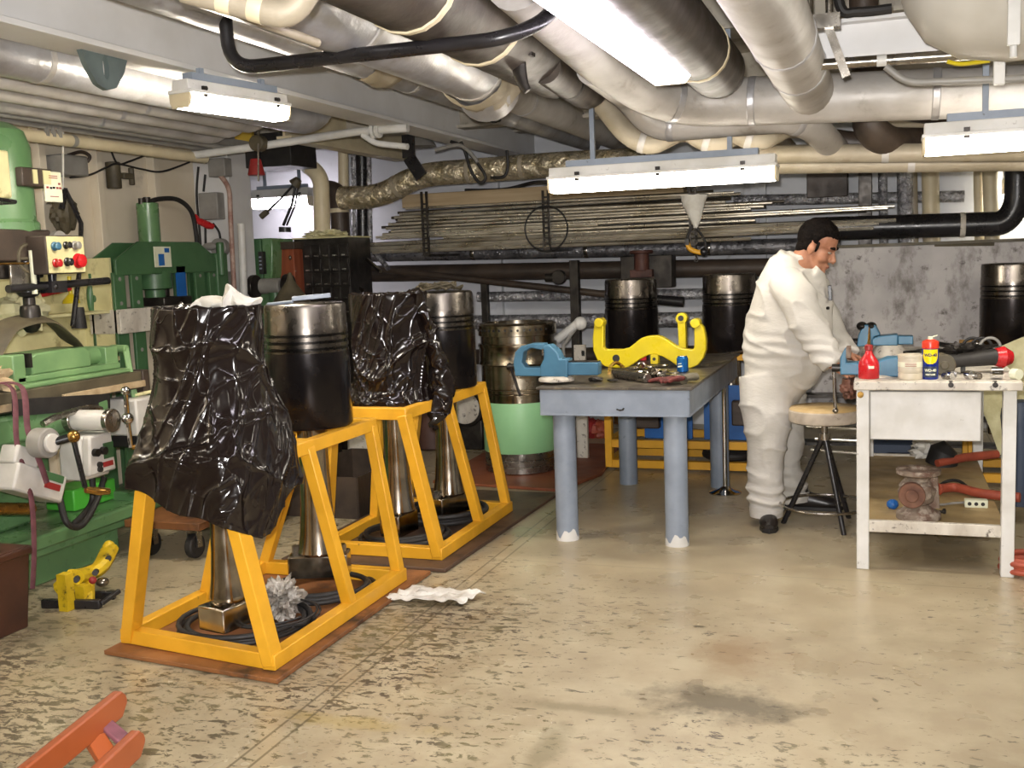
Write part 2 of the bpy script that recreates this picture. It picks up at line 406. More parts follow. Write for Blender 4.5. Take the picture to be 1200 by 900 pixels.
# cross frames of the deckhead
for i, (y, zb) in enumerate(((1.2, 2.62), (3.4, 2.62), (5.65, 2.62), (7.6, 2.5), (8.9, 2.6))):
    b = MB().bb((-8, y-.08, zb), (4.1, y+.08, zb+.02)).bb((-8, y-.012, zb+.02), (4.1, y+.012, 2.85))
    struct('trim_%d' % (i+3), b, M['ceiling'])
# deck longitudinal behind the column, cream underside
p = atz(356, 167, 2.4)
struct('trim_8', MB().bb((p.x-.1, p.y-.2, 2.4), (p.x+.02, 8.6, 2.43)).bb((p.x-.05, p.y-.2, 2.43), (p.x-.03, 8.6, 2.85)), M['cream'])
p = aty(965, 50, 4.75)
struct('trim_9', MB().bb((-.35, 4.74, p.z-.09), (2.6, 4.78, p.z+.06)).bb((-.35, 4.68, p.z-.09), (2.6, 4.84, p.z-.07)).bb((-.35, 4.68, p.z+.06), (2.6, 4.84, p.z+.075)), M['beam'])

# ================================================================== lamps
def lamp(label, a, b, w=.15, h=.1, mat=LAMP, group=None, clips=3, hang=None, up=V((0, 0, 1))):
    a = V(a); b = V(b); L = (b-a).length; c = (a+b)/2; ang = math.atan2(b.y-a.y, b.x-a.x)
    t = thing('fluorescent_lamp', label, 'lamp', c, ang, group)
    hs = MB().prism([(-w*.42, .0), (w*.42, 0), (w*.36, h*.4), (-w*.36, h*.4)], L*.985, (0, 0, 0), (0, 1, 0), (0, 0, 1))
    hs.bb((-L*.5, -w*.56, -.012), (L*.5, w*.56, .004))
    hs.build('housing', M['white_paint'], t, bevel=.004)
    prof = [(-w/2, -.012), (w/2, -.012), (w*.48, -h*.42), (w*.36, -h*.62), (-w*.36, -h*.62), (-w*.48, -h*.42)]
    MB().prism(prof, L*.985, (0, 0, 0), (0, 1, 0), (0, 0, 1)).build('diffuser', mat, t, bevel=.012)
    for s in (-1, 1):
        MB().prism([(y*1.01, z*1.01) for y, z in prof], .012, (s*L*.493, 0, 0), (0, 1, 0), (0, 0, 1)).build('end_cap', M['cream'], t, bevel=.003)
    for i in range(clips):
        x = -L*.36+i*L*.72/(clips-1)
        for s in (-1, 1):
            MB().bb((x-.012, s*w*.47-.006, -.025), (x+.012, s*w*.47+.006, .022)).cyl((x, s*w*.47, .012), (x, s*(w*.47+.012), .012), .01, n=10).build('clip', M['dark_metal'], t)
    if hang:
        hb = MB()
        for x in (-L*.3, L*.3): hb.bb((x-.012, -.012, h*.35), (x+.012, .012, hang-c.z))
        hb.bb((-L*.42, -.03, h*.4), (L*.42, .03, h*.4+.035))
        hb.build('hanger', M['grey_paint'], t)
    return t
lamp('long fluorescent lamp hanging over the grey steel table', aty(645, 207, 5.6), aty(912, 195, 5.6), .15, .13, LAMP, hang=2.62)
lamp('glaring fluorescent lamp between the two dark ducts, running away from view', (-.81, 2.7, 2.25), (-.81, 4.3, 2.25), .17, .13, LAMPW, hang=2.84)
pl = atz(210, 106, 2.29); ql = atz(329, 124, 2.29)
lamp('short fluorescent lamp fixed under the ceiling girder at upper left', pl, ql, .13, .12, LAMPB, hang=2.4, clips=2)
lamp('fluorescent lamp over the white workbench', aty(1080, 160, 5.0), aty(1080, 160, 5.0)+V((1.25, .0, -.005)), .15, .13, LAMP, hang=2.84)
pf = aty(298, 231, 8.9); 
lamp('fluorescent lamp glowing in the far bay behind the tool cabinet', pf, pf+V((.62, 0, -.02)), .16, .17, LAMPW, hang=2.6, clips=2)
pf = aty(1187, 208, 9.2)
lamp('small lamp glowing on the back wall behind the tall black pipe', pf+V((-.07, 0, 0)), pf+V((.4, 0, 0)), .16, .2, LAMP, hang=2.6, clips=2)
# unseen fill lamps added behind the camera and beyond the side edges
for i, (x, y) in enumerate(((-2.2, 1.2), (.9, 1.6), (-.7, -.9), (2.4, 3.6), (-4.55, 3.1), (-4.55, 1.0))):
    lamp('unseen fluorescent fill lamp added out of view', (x-.65, y, 2.5), (x+.65, y, 2.5), .16, .13, FILL_OUT, 'added fill lamps out of view', hang=2.84) if x > -4.5 else lamp('unseen fluorescent fill lamp added over the milling machine aisle, past the left edge of view', (x-.65, y, 2.5), (x+.65, y, 2.5), .16, .13, FILL_AISLE, 'added fill lamps over the left aisle', hang=2.84)

# ================================================================== overhead pipes
def pipe(label, pts, r, m, bend=.15, bands=(), bm=None, n=20, group=None, name='pipe', closed=True, flanges=(), cat='pipe'):
    path = fillet(pts, bend) if len(pts) > 2 else [V(p) for p in pts]
    mb = MB().tube(path, r, n)
    if not bands and not flanges: return solo(name, mb, m, label, cat, group, smooth=50)
    o = solo(name, mb, m, label, cat, group, smooth=50)
    tot = [0]
    for i in range(1, len(path)): tot.append(tot[-1]+(path[i]-path[i-1]).length)
    def at(d):
        d = d*tot[-1]
        for i in range(1, len(path)):
            if tot[i] >= d:
                k = (d-tot[i-1])/max(1e-9, tot[i]-tot[i-1]); return path[i-1].lerp(path[i], k), (path[i]-path[i-1]).normalized()
        return path[-1], (path[-1]-path[-2]).normalized()
    for d in bands:
        c, t = at(d); MB().tube([c-t*.018-o.location, c-t*.014-o.location, c+t*.014-o.location, c+t*.018-o.location], [r*1.005, r*1.035, r*1.035, r*1.005], n).build('band', bm or M['steel'], o)
    for d in flanges:
        c, t = at(d); MB().cyl(c-t*.03-o.location, c-t*.006-o.location, r*1.9, n=n).cyl(c+t*.006-o.location, c+t*.03-o.location, r*1.9, n=n).build('flange', m, o, bevel=.004)
    return o
# --- left of the girder
Z = 2.4
x1 = atz(0, 62, Z).x
pipe('thickest silver lagged pipe along the left of the girder', [(x1, -1, Z), (x1, 6.0, Z), (x1-.05, 6.35, 2.84)], .09, M['lag_silver'], .25, (.3, .62), M['lag'])
for px_, rr, lb, e in ((91, .05, 'thin lagged pipe next to the thickest silver pipe at upper left', 6.0), (106, .05, 'middle one of the three thin lagged pipes at upper left', 6.15), (120, .05, 'lowest of the three thin lagged pipes at upper left', 6.35)):
    x = atz(0, px_, Z).x
    pipe(lb, [(x, 0, Z), (x, e, Z), (x+.02, e+.25, 2.84)], rr, M['lag'], .2, (.45, .75), M['lag_silver'])
x5 = -4.54; z5 = 2.3
a = atx(0, 154, x5)
e5 = aty(235, 185, 6.45)
pipe('cream water pipe along the left wall ending at the column', [(e5.x, 0, e5.z), (e5.x, 6.45, e5.z), (e5.x, 6.5, e5.z)], .035, M['cream'], .1, (.62, .8), M['grey_box'])
pts = [(e5.x, 6.36, e5.z+.01), aty(300, 172, 6.4), aty(420, 154, 6.4), aty(478, 150, 6.4)]
pipe('cream pipe with flanged valve crossing from the column to the girder', pts, .027, M['white_paint'], .05, (), flanges=(.86,))
pipe('thin cream pipe under the flanged valve pipe', [aty(425, 158, 6.4), aty(440, 168, 6.4), aty(478, 172, 6.4)], .02, M['white_paint'], .04)
tag_ = MB().tube([aty(338, 168, 6.4)-V((.02, 0, 0)), aty(338, 168, 6.4)+V((.02, 0, 0))], .03, 14)
# hidden service runs above the cream pipe
for yy, lb in ((140, 'grey cable conduit above the cream wall pipe'), (133, 'upper grey conduit beneath the lagged pipes')):
    q = atz(0, yy, 2.36); pipe(lb, [(q.x, 0, 2.36), (q.x, 6.6, 2.36)], .018, M['grey_box'])
tray = MB()
q = atz(60, 138, 2.42)
for i in range(22): tray.bb((q.x-.22, 1.5+i*.24, 2.415), (q.x+.1, 1.53+i*.24, 2.425))
for dx in (-.22, .1): tray.bb((q.x+dx-.006, 1.4, 2.4), (q.x+dx+.006, 7.0, 2.45))
solo('cable_tray', tray, M['grey_box'], 'steel ladder cable tray above the cream wall pipe at upper left', 'cable tray')
hb = MB(); q = atx(62, 150, -4.5)
for dx in (-.05, 0, .05): hb.bar(q+V((0, dx, .3)), q+V((0, dx, -.05)), .02, .02)
solo('pipe_hanger', hb, M['grey_box'], 'grey strap hanger holding the cream wall pipe at upper left', 'pipe hanger')
# lug on the girder
lg = MB(); q = atx(120, 62, -3.035)
poly = [(-.15, .02), (.15, .02), (.11, -.07), (.055, -.135), (0, -.15), (-.055, -.135), (-.11, -.07)]
lg = MB(); slot = [(.02*math.cos(t), -.06+.045*math.sin(t)) for t in [i*PI/8 for i in range(16)]]
# plate with a slot: outer ring joined to inner ring
N_ = 28; outer = []; inner = []
for i in range(N_):
    t = 2*PI*i/N_; d = V((math.cos(t), math.sin(t)))
    best = None; o2 = V((0, -.06))
    for k in range(len(poly)):
        p1 = V(poly[k])-o2; p2 = V(poly[(k+1) % len(poly)])-o2; e = p2-p1; den = d.x*e.y-d.y*e.x
        if abs(den) < 1e-9: continue
        u = (p1.x*e.y-p1.y*e.x)/den; w = (p1.x*d.y-p1.y*d.x)/den
        if u > 0 and 0 <= w <= 1: best = u if best is None else min(best, u)
    outer.append(o2+d*best); inner.append(o2+V((.018*math.cos(t), .05*math.sin(t))))
vs = []
for xx in (-.012, .012):
    vs += [q+V((xx, p.x, p.y)) for p in outer]+[q+V((xx, p.x, p.y)) for p in inner]
fs = []
for i in range(N_):
    j = (i+1) % N_
    fs += [(i, j, N_+j, N_+i), (2*N_+i, 3*N_+i, 3*N_+j, 2*N_+j), (i, 2*N_+i, 2*N_+j, j), (N_+i, N_+j, 3*N_+j, 3*N_+i)]
lg.add(vs, fs)
solo('lifting_lug', lg, M['lug'], 'grey slotted lifting lug welded under the ceiling girder', 'lifting lug', smooth=0)
# --- black hanging handrail pipe
a = aty(300, 78, 3.6); b = aty(597, 44, 3.6)
zl = (a.z+b.z)/2
pipe('black painted pipe rail hanging across under the silver pipes', [aty(262, 8, 3.6)+V((0, 0, .35)), V((aty(266, 40, 3.6).x, 3.6, zl+.0)), V((b.x, 3.6, zl)), V((aty(640, 20, 3.6).x, 3.75, zl+.1)), V((aty(645, 0, 3.6).x, 3.9, 2.84))], .026, M['black_paint'], .12)
# --- big silver ones right of the girder
xA = atz(480, 52, 2.42).x; xB = atz(633, 146, 2.5).x; xC = atz(640, 128, 2.5).x
pipe('fattest silver lagged pipe right of the ceiling girder', [(xA, -2, 2.44), (xA, 5.0, 2.44), (xA-.03, 5.25, 2.36)], .16, M['lag_silver'], .1, (.45, .6, .78, .955), M['lag'])
pipe('silver reduced pipe continuing from the fattest lagged pipe', [(xA-.03, 5.0, 2.42), (xA-.05, 5.3, 2.46), (xC, 6.4, 2.5), (xC, 9.2, 2.5)], .1, M['lag'], .1, (.35,), M['lag_silver'])
pipe('lower silver lagged pipe hugging the girder', [(xB, -2, 2.5), (xB, 4.6, 2.5), (xB, 9.2, 2.5)], .08, M['lag_silver'], .2, (.66, .8), M['lag'])
for (c, R, lb) in ((V((xA-.02, 5.16, 2.4)), .155, 0), (V((xB+.01, 4.75, 2.43)), .085, 0)): pass
# lagging joints as rumpled collars
def collar(label, c, r, L, m, ax=V((0, 1, 0))):
    c = V(c); path = [c+ax*(L*t) for t in (-.5, -.42, -.3, -.1, .1, .3, .42, .5)]
    rs = [r*.98, r*1.07, r*1.12, r*1.06, r*1.08, r*1.11, r*1.04, r*.97]
    mb = MB().tube(path, rs, 28, False)
    for i, v in enumerate(mb.v): mb.v[i] = v+V((noise.noise(v*14), noise.noise(v*14+V((5, 0, 0))), noise.noise(v*14+V((0, 9, 0)))))*.02
    return solo('pipe_collar', mb, m, label, 'pipe collar', smooth=60)
collar('rumpled lagging collar at the end of the fattest silver pipe', (xA-.01, 5.1, 2.42), .16, .3, M['lag_tan'])
collar('rumpled lagging collar on the lower silver pipe by the girder', (xB, 5.0, 2.5), .085, .3, M['lag_tan'])
collar('far lagging collar on the lower silver pipe', (xB, 6.9, 2.5), .085, .3, M['lag_silver'])
# cream small bore with elbow at the very top left
a = aty(215, -6, 2.75); 
pipe('cream elbow pipe at the top edge above the black rail', [aty(215, -14, 2.35), aty(290, 6, 2.4), aty(340, 20, 2.43), aty(366, -22, 2.45)], .036, M['lag_tan'], .12, (.3, .52), M['cream'])
pipe('thin cream pipe under the cream elbow at the top edge', [aty(235, -4, 2.55), aty(300, 24, 2.7), aty(372, 50, 3.0)], .014, M['lag_tan'], .1)
# --- dark ducts
xD = atz(600, 48, 2.45).x
D0 = pipe('biggest dark brown lagged duct left of the glaring lamp', [(xD, -1, 2.47), (xD, 5.15, 2.47)], .185, M['dark_duct'], .1, (.72, .83), M['cream'])
ve = MB().lathe([(.185, 0), (.175, .05), (.13, .1), (.03, .12)], (xD, 5.15, 2.47), 24, 'Y').build('end_dome', M['dark_duct']); ve.parent = D0; ve.matrix_parent_inverse = D0.matrix_world.inverted(); ve.location = (0, 0, 0)
q = atz(690, 122, 2.3)
pipe('short brown pipe stub under the end of the biggest dark duct', [(q.x+.02, 4.7, 2.36), (q.x+.02, 5.5, 2.32), (q.x+.02, 5.9, 2.6)], .075, M['dark_duct'], .2, (.3,), M['dark_metal'])
xd = atz(505, 18, 2.5).x
pipe('thin dark pipe between the fattest silver pipe and the dark duct', [(xd, -1, 2.5), (xd, 4.9, 2.5), (xd, 5.1, 2.83)], .065, M['dark_duct'], .15)
br = MB(); q = aty(612, 70, 4.35)
br.bar(q+V((-.14, 0, .03)), q+V((.05, 0, .02)), .05, .02).tube([q+V((-.02, 0, .01)), q+V((-.012, 0, -.06)), q+V((.005, 0, -.11)), q+V((.02, 0, -.13))], [(.035, .012), (.03, .012), (.022, .012), (.016, .012)], 12, side=(1, 0, 0))
solo('duct_bracket', br, M['dark_metal'], 'black bracket plate under the biggest dark duct', 'bracket')
xE = atz(800, 40, 2.32).x
E0 = pipe('dark brown lagged duct right of the glaring lamp', [(xE, -1, 2.32), (xE, 4.95, 2.32)], .125, M['dark_duct'], .1, (.915,), M['cream'])
ve = MB().lathe([(.125, 0), (.12, .04), (.09, .085), (.02, .1)], (xE, 4.95, 2.32), 24, 'Y').build('end_dome', M['dark_duct']); ve.parent = E0; ve.location = V((0, 0, 0))-E0.location
ve2 = D0.children
for ch in list(D0.children):
    if ch.name.startswith('end_dome'): ch.matrix_parent_inverse = Matrix.Identity(4); ch.location = -D0.location
pipe('second dark pipe tucked above the right hand duct', [(xE+.26, -1, 2.56), (xE+.26, 5.1, 2.56)], .1, M['dark_duct'])
# --- silver F, G, H
xF = atz(925, 60, 2.25).x
pipe('pale silver lagged pipe coming towards the viewer over the person', [(xF, -1, 2.27), (xF, 5.42, 2.25)], .115, M['lag'], .1, (.78, .88), M['lag_silver'])
gl = aty(790, 122, 5.42); gr = aty(1200, 106, 5.42)
pipe('silver lagged pipe bending into the long run to the right above the lamps', [aty(705, 68, 4.9)+V((0, -1.2, .08)), aty(715, 78, 4.9), gl+V((-.02, 0, 0)), gr, gr+(gr-gl)*1.0], .115, M['lag'], .28, (.35, .43, .6), M['lag_silver'])
h0 = aty(735, 112, 5.55)
pipe('shorter silver lagged pipe below the long run, bent at both ends', [h0+V((0, -.7, .03)), h0, aty(768, 150, 5.6), aty(925, 137, 5.6), aty(955, 150, 5.75), aty(985, 182, 6.4), aty(1000, 186, 7.2)], .075, M['lag'], .14, (.3, .5), M['lag_silver'])
for i, (x, y, lb) in enumerate(((762, 160, 'leftmost swan-neck lagged pipe above the long lamp'), (838, 158, 'middle swan-neck lagged pipe above the long lamp'), (888, 155, 'rightmost swan-neck lagged pipe above the long lamp'))):
    q = aty(x, y, 5.95)
    pipe(lb, [q+V((-.28, .0, .22)), q+V((-.13, .0, .02)), q+V((.0, .0, -.05)), q+V((.13, .1, .03)), q+V((.2, .9, .1)), q+V((.2, 3, .1))], .062, M['lag_tan'], .12, (.1,), M['lag'])
pipe('tan lagged pipe running right from behind the lamp', [aty(880, 181, 6.1), aty(1200, 178, 6.1), aty(1300, 176, 6.1)], .05, M['lag_tan'], .1, (.4, .8), M['lag'])
pipe('lower tan lagged pipe under its twin on the right', [aty(860, 195, 6.2), aty(1210, 190, 6.2), aty(1300, 189, 6.2)], .045, M['lag_tan'], .1, (.5,), M['lag'])
pipe('dark brown elbow pipe behind the silver run', [aty(940, 128, 6.3)+V((0, 0, .1)), aty(955, 160, 6.3), aty(1000, 168, 6.3), aty(1100, 165, 6.3)], .06, M['brown_pipe'], .15)
pipe('dark brown down pipe right of the brown elbow', [aty(1017, 110, 6.0)+V((0, 0, .2)), aty(1017, 150, 6.0), aty(1040, 168, 6.1), aty(1100, 168, 6.6)], .085, M['brown_pipe'], .14)
pipe('grey lagged pipe high behind the right hand lamp', [aty(1035, 138, 7.0), aty(1110, 135, 7.0), aty(1260, 130, 7.0)], .09, M['lag_tan'])
pipe('dark pipe sagging behind the right hand lamp', [aty(1060, 128, 6.6), aty(1120, 135, 6.6), aty(1250, 128, 6.6)], .065, M['brown_pipe'], .2)
# --- top right group
q = aty(1000, 72, 4.55)
pipe('chrome steel pipe under the round tank', [aty(960, 76, 4.5), aty(1300, 52, 4.5)], .022, M['steel'], .1, (.23,), M['white_paint'])
pipe('thin grey conduit stepping down beside the silver run', [aty(1038, 78, 4.45), aty(1062, 97, 4.45), aty(1300, 88, 4.45)], .014, M['grey_box'], .05)
q = aty(1172, 20, 4.3)
tk = thing('round_tank', 'pale grey round bottomed tank hanging at the top right corner', 'tank', (q.x+.15, 4.3, q.z))
MB().lathe([(.02, -.5), (.14, -.47), (.25, -.4), (.32, -.28), (.345, -.12), (.345, 1.4), (.3, 1.5), (.02, 1.52)], (0, 0, .19), 36, 'X').build('shell', M['tank'], tk, smooth=40)
MB().bb((-.02, -.36, -.16), (.03, -.33, .6)).build('strap', M['steel'], tk)
q = aty(1188, 35, 4.0)
sb = MB().bb(q+V((-.02, -.01, -.05)), q+V((.02, .01, .3))).cyl(q+V((0, 0, -.05)), q+V((0, 0, -.09)), .012)
solo('slotted_bracket', sb, M['white_paint'], 'white slotted strut in front of the round tank', 'bracket', bevel=.003)
q = aty(1171, 80, 4.42); solo('pipe_clamp', MB().bb(q+V((-.02, -.01, -.06)), q+V((.02, .01, .05))).cyl(q+V((0, -.015, .02)), q+V((0, .01, .02)), .009), M['white_paint'], 'white pipe clamp on the thin conduit at the right', 'pipe clamp', bevel=.003)
st = MB(); a = aty(968, 24, 4.2)
st.bar(a, aty(992, 90, 4.2), .02, .03).bb(a+V((-.09, -.03, -.03)), a+V((.05, .03, .02))).cyl(a+V((-.06, 0, .0)), a+V((-.06, 0, .5)), .012).cyl(a+V((.01, 0, .0)), a+V((.01, 0, .5)), .012)
solo('strut_bracket', st, M['steel'], 'steel strut bracket beside the pale pipe at the top', 'bracket')
cb = MB().tube(spline([aty(975, 0, 4.6)+V((0, 0, .2)), aty(985, 8, 4.6), aty(1005, 14, 4.6), aty(1045, 10, 4.6)], 6), .02, 10)
solo('cable', cb, M['black_rubber'], 'black cable with silver sheen by the strut bracket', 'cable')
pipe('brown down pipe behind the round tank', [aty(1012, -30, 5.0), aty(1012, 32, 5.0)], .06, M['brown_pipe'])
tw = MB().tube(spline([aty(1110, 72, 4.4), aty(1125, 75, 4.4), aty(1145, 73, 4.4), aty(1160, 71, 4.4)], 5), .008, 8)
solo('cable', tw, M['bright_yellow'], 'yellow wire bundle tied to the conduit by the pipe clamp', 'cable')
# world-space part: subtracts where its ancestors stand (for things without rotation)
def part(name, mb, m, parent, **k):
    off = V((0, 0, 0)); p = parent
    while p is not None: off += p.location; p = p.parent
    mb.v = [v-off for v in mb.v]
    return mb.build(name, m, parent, **k)

# ================================================================== knee milling machine at the left
mill = thing('milling_machine', 'green milling machine with long work table at the left edge', 'milling machine', (-4.3, 4.3, 0))
bs = MB().bb((-5.0, 2.9, .16), (-3.86, 4.95, .22)).bb((-5.0, 2.9, .0), (-3.93, 4.62, .16))
bs.bb((-3.9, 2.9, .20), (-3.84, 4.98, .27)).bb((-5.0, 4.92, .2), (-3.84, 4.98, .27))
part('base', bs, M['green'], mill, bevel=.012)
kn = MB().bb((-4.75, 3.85, .22), (-4.25, 4.35, .75)).bb((-4.72, 3.92, .5), (-4.05, 4.3, .74))
part('knee', kn, M['green'], mill, bevel=.02)
part('column', MB().bb((-5.0, 3.75, .2), (-4.62, 4.45, 1.75)), M['green'], mill, bevel=.03)
sd = MB().bb((-4.5, 3.55, .72), (-3.92, 4.62, .86)).bb((-4.4, 3.75, .62), (-4.0, 4.45, .74))
part('saddle', sd, M['green'], mill, bevel=.02)
sc_ = MB().cyl((-4.35, 4.1, .2), (-4.35, 4.1, .6), .04)
part('lift_screw', sc_, M['steel'], mill)
# table with T slots, along the wall
tb = MB()
zt = .965
tb.bb((-4.3, 3.2, .87), (-3.95, 4.93, .905))
for x0, x1_ in ((-4.3, -4.235), (-4.215, -4.135), (-4.115, -4.035), (-4.015, -3.95)): tb.bb((x0, 3.2, .9), (x1_, 4.93, zt))
part('work_table', tb, M['drab'], mill, bevel=.004)
part('table_end', MB().bb((-4.31, 4.93, .84), (-3.94, 4.985, .97)), M['brown_pipe'], mill, bevel=.006)
stp = MB().bb((-3.945, 4.30, .88), (-3.925, 4.93, .915)).bb((-3.945, 3.6, .88), (-3.925, 4.1, .915))
part('stop_rail', stp, M['wood'], mill, bevel=.003)
# power feed at the end of the table
q = atx(157, 487, -3.98)
pfm = MB().bb(q+V((-.12, -.10, -.1)), q+V((.10, .10, .105)))
pfo = part('power_feed', pfm, M['powerbox'], mill, bevel=.012)
part('end_plate', MB().bb(q+V((-.13, .1, -.11)), q+V((.11, .13, .1))), M['khaki_panel'], pfo, bevel=.005)
for dz in (-.06, .04): part('knob', MB().cyl(q+V((.05, .13, dz)), q+V((.05, .19, dz)), .025), M['dark_metal'], pfo)
part('bracket', MB().bb(q+V((-.1, -.08, -.17)), q+V((.08, .08, -.1))), M['black_rubber'], pfo, bevel=.01)
# second power feed under the saddle front with dial and crank
q = atx(116, 530, -3.78)
pg = MB().bb(q+V((-.14, -.13, -.125)), q+V((.0, .07, .1))).prism([(-.13, -.1), (.07, -.1), (.05, .1), (-.11, .1)], .05, q+V((.02, 0, 0)), (0, 1, 0), (0, 0, 1))
pgo = part('power_feed', pg, M['powerbox'], mill, bevel=.012)
part('label_plate', MB().bb(q+V((.045, -.02, -.03)), q+V((.05, .05, .05))), M['dark_green'], pgo)
part('label_plate', MB().bb(q+V((.045, -.03, -.07)), q+V((.051, .04, -.045))), M['dull_red'], pgo)
for dy in (-.085, -.03):
    part('knob', MB().cyl(q+V((.04, dy, .015)), q+V((.07, dy, .015)), .02), M['dark_metal'], pgo)
for dz in (-.05, -.075):
    part('button', MB().cyl(q+V((.04, -.06, dz)), q+V((.06, -.06, dz)), .014), M['black_rubber'], pgo)
dl = MB().cyl(q+V((-.1, -.03, .17)), q+V((.1, -.03, .17)), .052, n=28)
part('dial', dl, M['powerbox'], mill, bevel=.004)
part('dial_ring', MB().cyl(q+V((.1, -.03, .17)), q+V((.13, -.03, .17)), .06, n=28), M['steel'], mill, bevel=.004)
part('dial_ring', MB().cyl(q+V((-.16, -.03, .17)), q+V((-.1, -.03, .17)), .06), M['steel'], mill, bevel=.004)
ck = MB().tube([q+V((.16, .04, .3)), q+V((.16, .04, .17)), q+V((.16, .05, .02))], .012, 10).ell(q+V((.16, .04, .17)), (.03, .03, .03)).ell(q+V((.16, .04, .31)), (.024, .024, .024))
cko = part('crank', ck, M['chrome'], mill)
part('grip', MB().tube([q+V((.16, .05, .02)), q+V((.18, .1, .015)), q+V((.2, .16, .01))], [.012, .017, .013], 12), M['copper'], cko)
# third drive box, tilted, lower
q = atx(50, 560, -3.72)
rot = Matrix.Translation(q) @ Matrix.Rotation(math.radians(-24), 4, 'X')
b3 = MB().bb((-.14, -.16, -.09), (0, .16, .04)).bb((-.12, -.17, .03), (-.02, -.02, .12)); b3.v = [rot @ v for v in b3.v]
b3o = part('power_feed', b3, M['powerbox'], mill, bevel=.012)
lb = MB().bb((.0, .02, -.04), (.006, .12, -.01)); lb.v = [rot @ v for v in lb.v]; part('label_plate', lb, M['dull_red'], b3o)
lb = MB().bb((.0, .01, .0), (.006, .13, .035)); lb.v = [rot @ v for v in lb.v]; part('label_plate', lb, M['dark_green'], b3o)
hw = MB().cyl(q+V((.0, -.02, .17)), q+V((.08, -.02, .17)), .07, n=28)
part('dial', hw, M['grey_box'], mill, bevel=.006)
part('dial_ring', MB().cyl(q+V((.08, -.02, .17)), q+V((.1, -.02, .17)), .045, n=24), M['powerbox'], mill, bevel=.004)
hc = MB().bar(q+V((.14, .06, .19)), q+V((.16, .09, -.06)), .03, .02).cyl(q+V((.08, -.0, .17)), q+V((.15, .06, .19)), .02)
hco = part('crank', hc, M['black_paint'], mill, bevel=.005)
part('hub_nut', MB().ell(q+V((.15, .055, .19)), (.03, .03, .03)), M['copper'], hco)
part('grip', MB().tube([q+V((.16, .09, -.07)), q+V((.19, .15, -.09)), q+V((.2, .2, -.1))], [.015, .02, .016], 12), M['copper'], hco)
part('lead_screw', MB().cyl(atx(-60, 596, -3.9), atx(28, 596, -3.9)+V((.05, .0, 0)), .03), M['copper'], mill)
part('coolant_tank', MB().bb(atx(88, 600, -4.2), atx(135, 560, -4.2)+V((-.2, .0, .0))), M['lime'], mill, bevel=.01)
hs = MB().tube(spline([atx(70, 585, -3.8), atx(78, 612, -3.75), atx(95, 616, -3.75), atx(112, 590, -3.78), atx(122, 560, -3.8)], 8), .016, 10)
part('hose', hs, M['black_rubber'], mill)
hs = MB().tube(spline([atx(108, 560, -3.85), atx(107, 590, -3.85), atx(85, 616, -3.8)], 8), .016, 10)
part('hose', hs, M['black_rubber'], mill)
# saddle chip guard lying in front of the table
cg = MB().tube(spline([atx(50, 497, -3.85), atx(68, 488, -3.85), atx(105, 478, -3.88), atx(118, 480, -3.88)], 6), .018, 8)
part('coolant_pipe', cg, M['steel'], mill)
part('chip_guard', MB().bar(atx(15, 478, -3.9), atx(128, 470, -3.93), .012, .08), M['black_rubber'], mill)

# vertical head
hp = atx(20, 220, -4.25)
hd = MB().lathe([(.02, -.34), (.185, -.34), (.2, -.32), (.2, -.17), (.2, -.16), (.185, -.155), (.185, .22), (.16, .3), (.1, .34), (.02, .35)], (hp.x-.05, hp.y-.1, hp.z-.02), 40)
hd.bb((hp.x-.6, hp.y-.3, hp.z-.3), (hp.x-.05, hp.y-.05, hp.z+.3)).cyl((hp.x-.1, hp.y-.22, hp.z), (hp.x-.1, hp.y-.22, hp.z+.6), .09)
hdo = part('head', hd, M['green'], mill, bevel=.01)
q = atx(62, 219, -4.08); part('speed_plate', MB().bb(q+V((-.005, -.062, -.078)), q+V((.005, .062, .078))), M['paper'], hdo, bevel=.01)
for (dy, dz, m_) in ((-.045, .0, 'dull_red'), (-.02, -.002, 'black_paint'), (.0, .0, 'black_paint'), (.025, .0, 'dull_red'), (.045, .0, 'dull_red'), (.04, .022, 'dull_red')):
    q2 = q+V((.006, dy, dz-.005)); part('speed_mark', MB().box(q2, (.003, .014, .01)), M[m_], hdo)
for dz in (.055, .045, -.05): part('plate_line', MB().box(q+V((.006, 0, dz)), (.002, .06, .004)), M['dull_red'], hdo)
q = atx(36, 206, -4.1); part('speed_lever_box', MB().bb(q+V((-.1, -.08, -.055)), q+V((.02, .13, .04))), M['brown_pipe'], hdo, bevel=.008)
part('direction_mark', MB().bb(q+V((.02, .06, -.04)), q+V((.026, .11, .03))), M['khaki_panel'], hdo)
part('direction_mark', MB().bb(q+V((.02, -.01, -.04)), q+V((.026, .02, .03))), M['khaki_panel'], hdo)
q = atx(8, 236, -4.0); part('lever', MB().tube([q+V((-.1, .06, 0)), q+V((.0, .05, 0)), q+V((.02, -.14, .01))], .011, 10).ell(q+V((.02, -.15, .01)), (.025, .025, .025)), M['black_paint'], hdo)
q = atx(3, 200, -4.05); part('side_cover', MB().bb(q+V((-.05, -.05, -.13)), q+V((.0, .05, .1))), M['khaki_panel'], hdo, bevel=.01)
q = atx(30, 288, -4.15)
part('gear_housing', MB().bb((q.x-.4, q.y-.35, q.z-.08), (q.x+.05, q.y+.13, q.z+.08)), M['brown_pipe'], mill, bevel=.01)
part('dial_gauge', MB().cyl((q.x+.05, q.y+.16, q.z+.02), (q.x+.08, q.y+.16, q.z+.02), .055), M['grey_box'], mill)
part('name_plate', MB().bb((q.x+.04, q.y-.17, q.z-.2), (q.x+.055, q.y-.04, q.z-.09)), M['steel'], mill, bevel=.003)
q = atx(33, 340, -4.15)
ql_ = MB().lathe([(.04, .3), (.06, .28), (.06, .02), (.045, 0), (.02, -.01)], (q.x, q.y, q.z-.03), 24)
